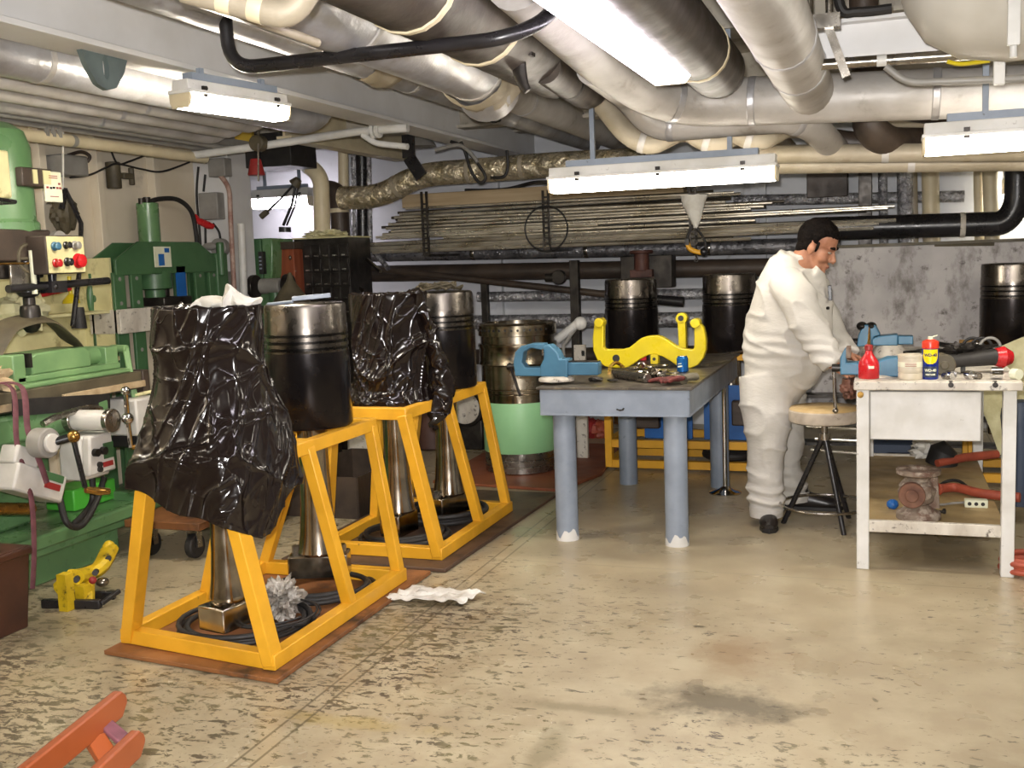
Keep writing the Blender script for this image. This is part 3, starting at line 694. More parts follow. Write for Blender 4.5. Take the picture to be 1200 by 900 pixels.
part('quill', ql_, M['black_paint'], mill)
part('depth_rod', MB().cyl(q+V((.07, -.03, -.02)), q+V((.07, -.03, .2)), .014), M['paper'], mill)
part('handwheel', MB().torus(q+V((.05, -.03, .16)), .07, .01, 30, 8, 'X').bar(q+V((.05, -.1, .16)), q+V((.05, .04, .16)), .012, .012), M['drab'], mill)
part('ring_handle', MB().tube(spline([q+V((.06, -.5, .13)), q+V((.06, -.2, .135)), q+V((.06, .02, .135))], 4), .006, 8), M['copper'], mill)
ch = MB().lathe([(.02, .1), (.03, .09), (.03, .055), (.045, .05), (.05, .03), (.05, -.03), (.045, -.06), (.025, -.085), (.006, -.09)], (q.x, q.y, q.z-.13), 24)
part('drill_chuck', ch, M['dark_metal'], mill)
lv = MB()
for an in (20, 140, 260):
    d = V((0, math.cos(math.radians(an)), math.sin(math.radians(an))))
    lv.tube([q+V((.1, .1, .14)), q+V((.1, .1, .14))+d*.12], .008, 8).ell(q+V((.1, .1, .14))+d*.13, (.018, .018, .018))
part('feed_lever', lv, M['black_paint'], mill)
part('spindle_body', MB().bb(q+V((-.16, -.2, .06)), q+V((.02, .1, .26))).cyl(q+V((-.05, .1, .15)), q+V((.1, .13, .15)), .05), M['dark_metal'], mill, bevel=.01)
# pendant control box
q = atx(77, 299, -3.98)
cbx = MB().bb(q+V((-.2, -.135, -.095)), q+V((-.0, .135, .1)))
cb = thing('control_box', 'cream control box with red emergency knob and coloured buttons', 'control box', (q.x-.1, q.y, q.z-.1))
part('case', cbx, M['brown_pipe'], cb, bevel=.006)
part('front_plate', MB().bb(q+V((0, -.13, -.09)), q+V((.008, .13, .095))), M['khaki_panel'], cb, bevel=.003)
for dy, dz, m_, r in ((-.085, .045, 'blue', .02), (-.005, .05, 'black_paint', .017), (.06, .05, 'grey_box', .02), (-.085, -.04, 'red', .02), (-.005, -.035, 'black_paint', .02), (.075, -.03, 'red', .034)):
    c = q+V((.008, dy, dz)); part('knob', MB().lathe([(r*1.15, 0), (r*1.15, .006), (r*.8, .01), (r, .03), (r*.6, .036)], c, 18, 'X'), M[m_], cb)
arm = MB().tube([q+V((-.1, -.3, -.16)), q+V((-.1, .42, -.14))], .02, 12).cyl(q+V((-.1, .0, -.15)), q+V((-.1, .0, -.09)), .02).bb(q+V((-.14, -.05, -.19)), q+V((-.06, .06, -.13)))
solo('support_arm', arm, M['black_paint'], 'black horizontal arm carrying the control box', 'arm')
# machine vise clamped on the table
vo = atx(72, 438, -4.12); zb = zt
vise = thing('machine_vise', 'pale green machine vise with crank bolted on the milling table', 'vise', (-4.12, 4.4, zb))
vb = MB().bb((-4.26, 4.08, zb), (-3.98, 4.88, zb+.025)).bb((-4.22, 4.1, zb+.025), (-4.02, 4.85, zb+.06)).bb((-4.22, 4.08, zb+.02), (-4.02, 4.16, zb+.17))
part('body', vb, M['light_green'], vise, bevel=.008)
part('moving_jaw', MB().prism([(4.2, zb+.06), (4.62, zb+.06), (4.62, zb+.14), (4.58, zb+.17), (4.24, zb+.165), (4.2, zb+.15)], .2, (-4.12, 0, 0), (0, 1, 0), (0, 0, 1)), M['light_green'], vise, bevel=.008)
part('screw_housing', MB().cyl((-4.12, 4.62, zb+.11), (-4.12, 4.82, zb+.105), .06, .045).bb((-4.2, 4.76, zb+.03), (-4.04, 4.86, zb+.15)), M['light_green'], vise, bevel=.006)
q0 = V((-4.02, 4.9, zb+.13))
hn = MB().bar(q0, q0+V((.06, -.03, -.27)), .035, .018).cyl(q0+V((-.1, 0, 0)), q0+V((.01, 0, 0)), .022)
hno = part('crank', hn, M['light_green'], vise, bevel=.005)
part('grip', MB().cyl(q0+V((.06, -.03, -.26)), q0+V((.1, .1, -.25)), .01), M['khaki_panel'], hno)
part('jaw_plate', MB().bb((-4.22, 4.17, zb+.1), (-4.0, 4.185, zb+.17)), M['dark_metal'], vise)
# things lying on vise/table
def lump(c, r, seed=0, amp=.35, nu=24, nv=14, sc=3.0, rot=None):
    mb = MB().ell((0, 0, 0), (1, 1, 1), nu, nv)
    out = []
    for v in mb.v:
        n = v.normalized(); k = 1+amp*noise.noise(n*sc+V((seed, seed*2, 1)))
        p = V((n.x*r[0]*k, n.y*r[1]*k, n.z*r[2]*k)); out.append(V(c)+((rot @ p) if rot else p))
    mb.v = out; return mb
solo('leather_flap', MB().tube(spline([(-4.2, 4.1, zb+.17), (-4.18, 4.22, zb+.3), (-4.12, 4.4, zb+.33), (-4.1, 4.52, zb+.25), (-4.12, 4.6, zb+.19)], 7), [(.1, .014)]*29, 14, side=(1, 0, 0)), M['drab'], 'brown curved guard flap lying over the machine vise', 'guard')
solo('rag', lump((-4.4, 4.55, zb+.36), (.1, .16, .1), 3, .5), M['cloth_cream'], 'cream rag hanging behind the drill chuck', 'rag')
solo('rag', lump((-4.08, 3.98, zb+.06), (.09, .13, .07), 5, .8), M['wood'], 'dirty tan rag heap at the near end of the milling table', 'rag')
bl = MB(); q = atx(14, 455, -3.86)
bl.tube(spline([q+V((-.14, -.05, .02)), q, atx(20, 520, -3.76), atx(36, 580, -3.72), atx(40, 640, -3.70), atx(38, 690, -3.70)], 8), [(.017, .004)]*41, 8, side=(0, 1, 0))
solo('strap', bl, M['purple'], 'long purple webbing strap hanging off the milling table', 'strap')
bl = MB().tube(spline([q+V((-.14, .03, .02)), q+V((.01, .05, 0)), atx(33, 505, -3.76), atx(48, 545, -3.70), atx(55, 566, -3.68)], 8), [(.017, .004)]*33, 8, side=(0, 1, 0))
solo('strap', bl, M['purple'], 'shorter purple webbing strap slung beside the long strap', 'strap')
# brown bin at the left edge
p0 = atz(-30, 750, 0); b0 = atz(32, 712, 0)
bn = thing('storage_bin', 'dark brown plastic bin on the floor at the left edge', 'bin', (-3.66, 3.28, 0))
bm_ = MB()
x0, x1_, y0, y1 = -3.83, -3.5, 3.0, 3.55
bm_.prism([(x0+.03, y0+.03), (x1_-.03, y0+.03), (x1_-.03, y1-.03), (x0+.03, y1-.03)], .02, (0, 0, .015), (1, 0, 0), (0, 1, 0))
for (a, b) in (((x0, y0), (x1_, y0)), ((x1_, y0), (x1_, y1)), ((x1_, y1), (x0, y1)), ((x0, y1), (x0, y0))):
    ca = V(((x0+x1_)/2, (y0+y1)/2, 0)); A = V((a[0], a[1], .34)); B = V((b[0], b[1], .34))
    A0 = ca+(V((a[0], a[1], 0))-ca)*.9; B0 = ca+(V((b[0], b[1], 0))-ca)*.9; inn = (ca-(A0+B0)/2).normalized()*.012
    bm_.add([A0, B0, B, A, A0+inn, B0+inn, B+inn, A+inn], [(0, 1, 2, 3), (7, 6, 5, 4), (3, 2, 6, 7), (0, 4, 5, 1), (1, 5, 6, 2), (0, 3, 7, 4)])
part('body', bm_, M['brown_bin'], bn, bevel=.006)
rm = MB()
for (a, b) in (((x0, y0), (x1_, y0)), ((x1_, y0), (x1_, y1)), ((x1_, y1), (x0, y1)), ((x0, y1), (x0, y0))): rm.bar((a[0], a[1], .34), (b[0], b[1], .34), .035, .03)
part('rim', rm, M['brown_bin'], bn, bevel=.006)
part('lid', MB().bb((x0, y0, .345), (x1_, y1, .36)), M['brown_bin'], bn, bevel=.005)

# ================================================================== hydraulic press against the left wall
PX = -4.85
pr = thing('hydraulic_press', 'dark green hydraulic shop press with grey bolster by the left wall', 'hydraulic press', (PX, 6.35, 0))
L = atx(119, 305, PX).y; Rr = atx(240, 305, PX).y; zt_ = atx(180, 284, PX).z; zb_ = atx(180, 318, PX).z
tm = MB()
for dx in (-.1, .1):
    tm.prism([(L, zb_-.02), (Rr, zb_-.02), (Rr, zt_-.12), (Rr-.22, zt_), (L+.24, zt_), (L, zt_-.12)], .02, (PX+dx, 0, 0), (0, 1, 0), (0, 0, 1))
tm.bb((PX-.1, L+.02, zb_-.02), (PX+.1, Rr-.02, zb_+.0))
part('top_beam', tm, M['dark_green'], pr, bevel=.006)
ys = (L+.12, Rr-.13)
for y in ys:
    for dx in (-.09, .09):
        pm_ = MB().bb((PX+dx-.012, y-.14, 0.06), (PX+dx+.012, y-.03, zb_)).bb((PX+dx-.012, y+.03, 0.06), (PX+dx+.012, y+.14, zb_))
        part('post', pm_, M['dark_green'], pr, bevel=.004)
    for k in range(9):
        for dy in (-.085, .085): part('pin_hole', MB().cyl((PX+.1, y+dy, .2+k*.16), (PX+.106, y+dy, .2+k*.16), .013, n=10), M['grey_box'], pr)
    part('foot', MB().bb((PX-.16, y-.14, 0), (PX+.25, y+.14, .07)), M['dark_green'], pr, bevel=.006)
zb2 = atx(150, 368, PX).z
part('bolster', MB().bb((PX-.12, L-.02, zb2-.12), (PX+.13, Rr+.02, zb2+.04)), M['white_worn'], pr, bevel=.006)
yc = (L+Rr)/2
part('ram_plate', MB().bb((PX-.13, yc-.12, zb2+.04), (PX+.13, yc+.2, zb2+.1)).cyl((PX, yc+.05, zb2+.1), (PX, yc+.05, zb2+.16), .04), M['dark_metal'], pr, bevel=.01)
yc2 = atx(180, 320, PX).y
part('ram', MB().lathe([(.04, -.2), (.07, -.19), (.07, -.13), (.12, -.12), (.12, 0)], (PX, yc2, zb_), 28), M['dark_green'], pr)
zc = atx(173, 238, PX).z; yc3 = atx(174, 260, PX).y
part('cylinder', MB().cyl((PX, yc3, zt_-.05), (PX, yc3, zc), .075), M['green'], pr, bevel=.006)
part('hose', MB().tube(spline([(PX, yc3, zc), (PX+.02, yc3+.1, zc+.03), atx(208, 234, PX), atx(224, 248, PX), atx(230, 275, PX), atx(232, 305, PX)], 8), .017, 10), M['black_rubber'], pr)
part('fitting', MB().cyl((PX, yc3-.06, zc-.01), (PX, yc3-.06, zc+.03), .02).cyl((PX, yc3, zc-.01), (PX, yc3, zc+.04), .025), M['dark_metal'], pr)
q = atx(191, 301, PX+.13); part('maker_plate', MB().bb(q+V((-.01, -.085, -.07)), q+V((.0, .09, .07))), M['paper'], pr)
part('emblem', MB().bb(q+V((0, -.05, -.06)), q+V((.003, .01, .02))).bb(q+V((0, .02, .03)), q+V((.003, .07, .06))), M['deep_blue'], pr)
q = atx(213, 332, PX+.11); part('warning_strip', MB().bb(q+V((-.01, -.05, -.17)), q+V((0, .05, .12))), M['deep_blue'], pr)
part('pump_body', MB().bb((PX-.1, Rr-.02, zb_-.35), (PX+.12, Rr+.12, zb_+.12)).cyl((PX+.12, Rr+.03, zb_-.05), (PX+.12, Rr+.03, zb_+.2), .03), M['dark_green'], pr, bevel=.01)

# cream shelf cabinet on the wall behind the mill
sh = thing('wall_cabinet', 'open pale yellow cabinet on the wall behind the milling machine', 'cabinet', (-4.95, 5.2, .9))
part('back', MB().bb((-5.03, 4.75, .95), (-5.01, 5.75, 1.62)), M['khaki_panel'], sh)
part('shelf', MB().bb((-5.03, 4.75, .95), (-4.75, 5.75, .98)).bb((-5.03, 4.75, 1.26), (-4.8, 5.75, 1.28)), M['khaki_panel'], sh, bevel=.003)
part('side', MB().bb((-5.03, 4.75, .95), (-4.78, 4.77, 1.62)), M['khaki_panel'], sh)
part('side', MB().bb((-5.03, 5.73, .95), (-4.78, 5.75, 1.62)), M['khaki_panel'], sh)
q = atx(65, 342, -4.85)
solo('paint_scraper', MB().prism([(-.14, -.03), (.12, -.0), (.14, .05), (-.1, .03), (-.16, 0)], .04, q, (0, 1, 0), (0, 0, 1)), M['red'], 'red handled tool lying on the pale yellow cabinet shelf', 'tool', bevel=.008)
q = atx(83, 348, -4.86); solo('funnel', MB().lathe([(.012, .13), (.012, .02), (.05, -.02), (.055, -.04)], q, 20), M['bright_yellow'], 'small yellow funnel standing on the pale yellow cabinet shelf', 'funnel')
q = atx(109, 350, -4.95)
gp = MB().ell(q, (.03, .05, .13)).ell(q+V((.03, 0, 0)), (.03, .03, .04))
solo('green_fitting', gp, M['dark_green'], 'dark green oval fitting on the wall left of the press', 'fitting')
ld = thing('work_lamp', 'black jointed work lamp hanging in front of the left wall', 'lamp', atx(85, 380, -4.6))
la = [atx(76, 221, -4.6), atx(95, 262, -4.55), atx(94, 310, -4.5), atx(85, 382, -4.45)]
part('arm', MB().tube(la, .014, 8).tube([la[0], atx(72, 245, -4.6)], .018, 8), M['black_paint'], ld)
part('shade', MB().tube([atx(92, 360, -4.5), atx(93, 385, -4.5)], [.03, .045], 14), M['black_rubber'], ld)
cy = MB().tube([atx(74, 150, -4.55), atx(74, 222, -4.6)], .006, 6)
solo('cord', cy, M['cloth_white'], 'white cord hanging down above the work lamp', 'cord')
q = atx(80, 197, -5.0)
wl_ = MB().bb(q+V((-.1, -.11, -.05)), q+V((.06, .12, .08)))
solo('junction_box', wl_, M['grey_box'], 'pale grey junction box high on the left wall', 'junction box', bevel=.01)
wi = MB().tube(spline([atx(102, 190, -5.0), atx(105, 183, -4.98), atx(95, 178, -5), atx(80, 182, -5)], 6), .012, 8)
solo('cable', wi, M['brown_pipe'], 'brown looped cable over the pale grey junction box', 'cable')
q = atx(140, 205, -4.98)
bell = MB().cyl(q+V((-.05, 0, .09)), q+V((-.05, 0, -.09)), .05).bb(q+V((-.05, .05, -.02)), q+V((.0, .16, .02))).cyl(q+V((-.02, .15, -.06)), q+V((-.02, .15, .06)), .02)
solo('signal_lamp', bell, M['drab'], 'brown cylindrical signal fitting on the left wall above the press', 'signal lamp', bevel=.006)
solo('cable', MB().tube(spline([atx(82, 208, -5), atx(105, 205, -4.98), atx(125, 196, -4.98), atx(138, 192, -4.98), atx(165, 198, -4.98), atx(190, 201, -4.98), atx(222, 190, -4.98)], 8), .007, 6), M['black_rubber'], 'black cable looping along the left wall past the signal fitting', 'cable')
solo('cable', MB().tube(spline([atx(130, 176, -4.98), atx(138, 192, -4.98), atx(152, 189, -4.98), atx(170, 182, -4.98)], 8), .007, 6), M['black_rubber'], 'short black cable dropping to the signal fitting', 'cable')
solo('motor_shade', lump(atx(75, 250, -4.9), (.06, .1, .12), 2, .4), M['drab'], 'grimy brown motor behind the speed chart on the left wall', 'motor')
# dolly
q = atz(215, 655, .0)
dy = thing('dolly', 'low wooden dolly with black castors behind the first yellow stand', 'dolly', (-3.6, 5.0, 0))
part('board', MB().bb((-3.83, 4.55, .17), (-3.36, 5.5, .21)), M['plywood'], dy, bevel=.004)
for x, y in ((-3.46, 4.64), (-3.74, 4.64), (-3.46, 5.4), (-3.74, 5.4)):
    w = part('castor', MB().cyl((x-.022, y, .065), (x+.022, y, .065), .065), M['black_rubber'], dy, bevel=.008)
    part('fork', MB().bb((x-.035, y-.02, .06), (x-.027, y+.02, .17)).bb((x+.027, y-.02, .06), (x+.035, y+.02, .17)).bb((x-.035, y-.035, .16), (x+.035, y+.035, .17)), M['steel'], w)
# yellow claw-like puller on the floor
q = atz(100, 705, 0)
pu = thing('puller', 'yellow and black lifting puller lying on the floor by the green base', 'puller', (q.x, q.y, 0))
cen = [atz(72, 690, .06), atz(88, 676, .12), atz(105, 672, .1), atz(118, 664, .12), atz(128, 645, .16)]
pb = MB().tube(spline([cen[1], cen[2], cen[3], cen[4]], 5), [(.035, .05)]*16, 10).bb(atz(75, 690, .1)-V((.02, .02, .1)), atz(75, 690, .1)+V((.03, .03, .07))).bb(atz(100, 700, .03)-V((.03, .03, .03)), atz(100, 700, .03)+V((.02, .02, .06))).ell(cen[4], (.035, .035, .05)).tube([cen[0], cen[1]], .045, 10).tube([cen[2], atz(104, 712, .0)], .025, 8)
part('body', pb, pm('puller_yellow', '#d0b01f', .4, 0, '#b3961a', 8, dirt='#3a3212', dsc=16, dlo=.58, dhi=.66), pu, bevel=.003)
part('bolt', MB().ell(atz(120, 682, .06), (.03, .03, .022)), M['steel'], pu)
part('bolt', MB().ell(atz(106, 678, .1)+V((.03, -.02, 0)), (.018, .018, .018)), M['dull_red'], pu)
for x, y, z in ((90, 676, .12), (112, 668, .12), (127, 652, .15)): part('pin', MB().cyl(atz(x, y, z)+V((.02, -.02, 0)), atz(x, y, z)+V((.045, -.055, .005)), .014), M['black_rubber'], pu)
part('pin', MB().cyl(atz(80, 683, .09)+V((.03, -.03, 0)), atz(80, 683, .09)+V((.05, -.06, 0)), .022), M['black_rubber'], pu)
part('leg', MB().bar(atz(50, 707, .02), atz(118, 708, .02), .03, .04), M['black_paint'], pu, bevel=.004)
part('leg', MB().bar(atz(70, 700, .02), atz(135, 697, .02), .03, .04), M['black_paint'], pu, bevel=.004)
part('leg', MB().bar(atz(118, 708, .02), atz(140, 692, .05), .02, .02), M['black_paint'], pu, bevel=.004)

# ================================================================== column equipment
CX = -4.78
def onface(x, y): return aty(x, y, 7.13)
def wbox(name, x0, y0, x1, y1, d, m, label, cat, **k):
    a = onface(x0, y0); b = onface(x1, y1)
    return solo(name, MB().bb((a.x, 7.15-d, b.z), (b.x, 7.15, a.z)), m, label, cat, bevel=.008, **k)
wbox('junction_box', 250, 187, 271, 207, .1, M['grey_box'], 'upper grey junction box on the white column', 'junction box')
wbox('junction_box', 239, 227, 263, 257, .1, M['grey_box'], 'larger grey junction box with red handle on the white column', 'junction box')
wbox('switch_box', 244, 319, 271, 336, .09, M['grey_box'], 'low grey switch box near the foot of the white column', 'switch')
q = onface(243, 259)+V((0, -.12, 0)); solo('isolator', MB().tube([q+V((-.03, 0, .04)), q, q+V((.09, 0, -.04)), q+V((.13, 0, -.05))], [.02, .025, .03, .02], 10), M['red'], 'red isolator grip below the larger junction box', 'switch')
q = onface(263, 290); solo('socket', MB().cyl(q+V((0, -.02, 0)), q+V((0, -.09, 0)), .07).ell(q+V((-.06, -.1, .01)), (.07, .03, .03)), M['grey_box'], 'grey round socket with black plug on the white column', 'socket', bevel=.006)
for i, (pp, lb) in enumerate((([(238, 196), (236, 230), (240, 280), (242, 330)], 'black cable down the left edge of the white column'), ([(246, 205), (244, 225)], 'short black cable between the junction boxes on the column'), ([(255, 262), (262, 272), (264, 285)], 'grey cable from the red handle to the round socket'), ([(258, 295), (254, 310), (262, 325), (270, 312), (268, 298)], 'looped grey cable under the round socket'), ([(246, 258), (247, 300), (252, 322)], 'black cable from the larger junction box to the low switch box'))):
    solo('cable', MB().tube(spline([onface(x, y)+V((0, -.06, 0)) for x, y in pp], 6), .009, 8), M['black_rubber'], lb, 'cable')
a = onface(276, 222); pipe('pinkish worn conduit down the right edge of the white column', [onface(262, 205)+V((0, -.05, 0)), onface(275, 220)+V((0, -.07, 0)), onface(277, 270)+V((0, -.07, 0)), onface(281, 350)+V((0, -.07, 0))], .019, pm('pink_worn', '#b49a8c', .55, 0, '#8d6358', 14), .08)
pipe('white pipe beside the pinkish conduit', [onface(287, 262)+V((0, -.05, 0)), onface(292, 400)+V((0, -.05, 0))], .03, M['white_paint'])
q = onface(287, 160); solo('yellow_plate', MB().bb(q+V((-.07, -.03, -.06)), q+V((.08, 0, .05))), pm('ochre', '#c0a23a', .5), 'yellow plate high beside the white column', 'plate')
q = aty(303, 168, 6.35); solo('valve', MB().cyl(q+V((0, -.04, 0)), q+V((0, .04, 0)), .055).cyl(q+V((.0, 0, .05)), q+V((.0, 0, .16)), .01), M['drab'], 'round brown valve on the crossing cream pipe', 'valve', bevel=.01)
q = aty(300, 196, 6.35); sg = thing('warning_lamp', 'red cone shaped warning lamp hanging under the crossing cream pipe', 'lamp', q)
part('shade', MB().lathe([(.032, .055), (.036, .05), (.058, -.05), (.054, -.055)], q, 24), M['dull_red'], sg)
part('rod', MB().tube([q+V((.06, -.05, .15)), q+V((.05, -.06, -.1))], .006, 8), M['steel'], sg)
q = aty(330, 178, 7.6); solo('black_duct', MB().bb(q+V((-.25, -.2, -.13)), q+V((.2, .2, .13))), M['black_rubber'], 'black square duct behind the crossing cream pipe', 'duct', bevel=.005)
q = aty(339, 158, 6.4)
# ================================================================== yellow piston stands
def stand(label, x0, x1, y0, ym, y1, xt0, xt1, yt0, yt1, zt, m=M['yellow'], tw=0, zb=.022):
    t = thing('piston_stand', label, 'stand', ((x0+x1)/2, (y0+y1)/2, 0))
    w = .055
    def rail(name, a, b, ww=w, h=.06):
        return part(name, MB().bar(a, b, ww, h), m, t, bevel=.004)
    z = zb+.03
    rail('base_rail', (x0, y0+tw, z), (x1, y0, z)); rail('base_rail', (x0, y1, z), (x1, y1, z))
    rail('base_rail', (x0, y0+tw-.03, z), (x0, y1+.03, z)); rail('base_rail', (x1, y0-.03, z), (x1, y1+.03, z))
    yt = [yt0, (yt0+yt1)/2, yt1]
    for y, t_ in zip((y0, ym, y1), yt):
        for xb, xx in ((x0, xt0), (x1, xt1)):
            wd = .075 if y == y0 else .05
            part('leg', MB().bar((xb, y+(tw if (y == y0 and xb == x0) else 0), .04), (xx, t_, zt-.035), wd, .05, up=(1, 0, 0)), m, t, bevel=.004)
    for y in yt: rail('top_rail', (xt0-.02, y, zt-.03), (xt1+.02, y, zt-.03), .05, .06)
    rail('top_rail', (xt0, yt0-.022, zt-.031), (xt0, yt1+.022, zt-.031), .046, .056); rail('top_rail', (xt1, yt0-.022, zt-.031), (xt1, yt1+.022, zt-.031), .046, .056)
    return t
stand('near yellow steel stand holding two pistons on a brown plywood sheet', -2.90, -2.165, 3.32, 3.94, 4.42, -2.61, -2.27, 3.25, 4.41, .80, tw=.11)
stand('far yellow steel stand holding two pistons beside the green cylinder liner', -2.78, -2.13, 4.82, 5.40, 5.84, -2.66, -2.26, 4.76, 5.84, .80)
P_ = [atz(122, 768), atz(325, 803), atz(482, 690)]
bd = MB().prism([(P_[0].x, P_[0].y), (P_[1].x, P_[1].y), (P_[2].x, 4.62), (P_[0].x+.02, 4.62)], .018, (0, 0, .012), (1, 0, 0), (0, 1, 0))
solo('plywood_sheet', bd, M['plywood'], 'oily brown plywood sheet under the near yellow stand', 'plywood', bevel=.003)
q = atz(634, 584); q2 = atz(500, 660)
bd = MB().prism([(-2.95, 4.66), (-2.03, 4.66), (-1.98, 6.4), (-2.95, 6.4)], .018, (0, 0, .012), (1, 0, 0), (0, 1, 0))
solo('plywood_sheet', bd, M['plywood_dark'], 'dark brown plywood sheet under the far yellow stand', 'plywood', bevel=.003)
bd = MB().prism([(-2.95, 6.62), (-2.0, 6.5), (-1.86, 7.05), (-2.0, 8.2), (-3.0, 8.2)], .02, (0, 0, .012), (1, 0, 0), (0, 1, 0))
solo('plywood_sheet', bd, pm('ply_red', '#8a4e30', .55, 0, '#6e3a24', 3), 'reddish brown board under the green cylinder liner', 'plywood', bevel=.003)
# hoses coiled on the sheets
def coil(label, c, R, r, turns, seed, m=M['black_rubber'], sc=(1, 1), name='hose_coil', cat='hose', wob=.06):
    random.seed(seed); pts = []
    for i in range(int(turns*28)):
        a = 2*PI*i/28; k = 1+wob*noise.noise(V((i*.06, seed, 0)))*2-.08*(i/28 % 3)
        pts.append(V(c)+V((R*k*math.cos(a)*sc[0], R*k*math.sin(a)*sc[1], r+.5*r*abs(math.sin(i*.11+seed))+r*.9*(i/28))))
    return solo(name, MB().tube(pts, r, 8), m, label, cat, smooth=60)
coil('black hoses coiled on the plywood inside the near stand, front half', (-2.52, 3.68, .02), .28, .011, 4, 3)
coil('thin black wire loop lying over the front hose coil', (-2.4, 3.7, .08), .2, .005, 2, 8)
coil('black hoses coiled on the plywood inside the near stand, rear half', (-2.45, 4.18, .02), .25, .012, 3, 12)
coil('black hoses coiled inside the far stand, front half', (-2.48, 5.15, .02), .25, .013, 3, 17)
coil('black hoses coiled inside the far stand, rear half', (-2.42, 5.6, .02), .24, .015, 4, 23)
solo('crumpled_bag', lump(atz(330, 702, .1), (.07, .1, .075), 4, .9, 40, 24, 4), M['clear_bag'], 'crumpled clear plastic bag lying inside the near stand', 'bag')

# ------------------------------------------------------------------ pistons
def rod_parts(t, x, y, zt, zb, rz, foot=(.27, .13, .11), r0=.065):
    R = Matrix.Translation((x, y, 0)) @ Matrix.Rotation(rz, 4, 'Z')
    fh = foot[2]
    sh = MB().lathe([(r0*1.1, zt), (r0, zt-.12), (r0*1.02, zb+fh+.36), (r0*1.1, zb+fh+.22), (r0*1.25, zb+fh+.1), (r0*1.42, zb+fh+.03), (r0*1.5, zb+fh+.012), (r0*1.35, zb+fh)], (0, 0, 0), 28)
    sh.v = [R @ v for v in sh.v]; s = part('connecting_rod', sh, M['polished'], t, smooth=50)
    ft = MB().box((0, 0, zb+fh/2), foot); ft.v = [R @ v for v in ft.v]
    f = part('rod_foot', ft, M['polished'], s, bevel=.008)
    for sx in (-1, 1):
        b = MB().cyl((sx*foot[0]*.38, 0, zb+fh), (sx*foot[0]*.38, 0, zb+fh+.035), .022, n=6); b.v = [R @ v for v in b.v]
        if foot[0] > .2: part('rod_bolt', b, M['steel'], s)
def piston(label, x, y, zb, H=.55, r=.186, group=None, rod=None, rz=0, top=None):
    t = thing('piston', label, 'piston', (x, y, zb), 0, group)
    zt = zb+H
    sk = MB().lathe([(r*.96, zb), (r, zb+.012), (r, zt-.215)], (x, y, 0), 64); part('skirt', sk, M['skirt'], t, smooth=40)
    prof = [(r*.985, zt-.216)]
    for k in range(3):
        z = zt-.205+k*.03
        prof += [(r*.99, z), (r*.93, z+.001), (r*.93, z+.013), (r*.99, z+.014)]
    prof += [(r*.985, zt-.1), (r*.972, zt-.09), (r*.972, zt-.02), (r*.955, zt-.006), (r*.9, zt), (r*.55, zt-.012), (.01, zt-.02)]
    part('crown', MB().lathe(prof, (x, y, 0), 64), M['crown'], t, smooth=35)
    for k in range(3):
        z = zt-.205+k*.03
        part('piston_ring', MB().lathe([(r*.93, z+.002), (r*.968, z+.002), (r*.968, z+.012), (r*.93, z+.012)], (x, y, 0), 64, close=False), M['ring'], t, smooth=20)
    if rod: rod_parts(t, x, y, zb+.02, rod, rz)
    return t
piston('bare piston with blackened skirt next to the plastic wrapped one on the near stand', -2.45, 4.19, .80, rod=.1, rz=.35)
piston('bare piston with blackened skirt on the far stand in front of the liner', -2.40, 5.62, .80, .545, rod=.06, rz=1.2)
tl = MB(); c = V((-2.45, 4.19, 1.35))
tl.bar(c+V((-.05, -.02, .02)), c+V((.1, .06, .03)), .05, .02).tube([c+V((-.14, -.08, .0)), c+V((.0, -.1, .01))], .008, 8)
solo('scraper', tl, M['grey_paint'], 'grey scraper left on top of the bare piston of the near stand', 'tool', bevel=.003)
# rope coil on the far piston
solo('rope', MB().tube([V((-2.42+(.12-.0006*a+.03*math.sin(a*.7))*math.cos(a*.4), 5.62+(.11-.0006*a)*math.sin(a*.4+.3*math.sin(a*.9)), 1.362+.012*math.sin(a*2.1)+.0004*a)) for a in range(70)], .007, 8), M['drab'], 'frayed rope coiled on top of the bare piston of the far stand', 'rope')

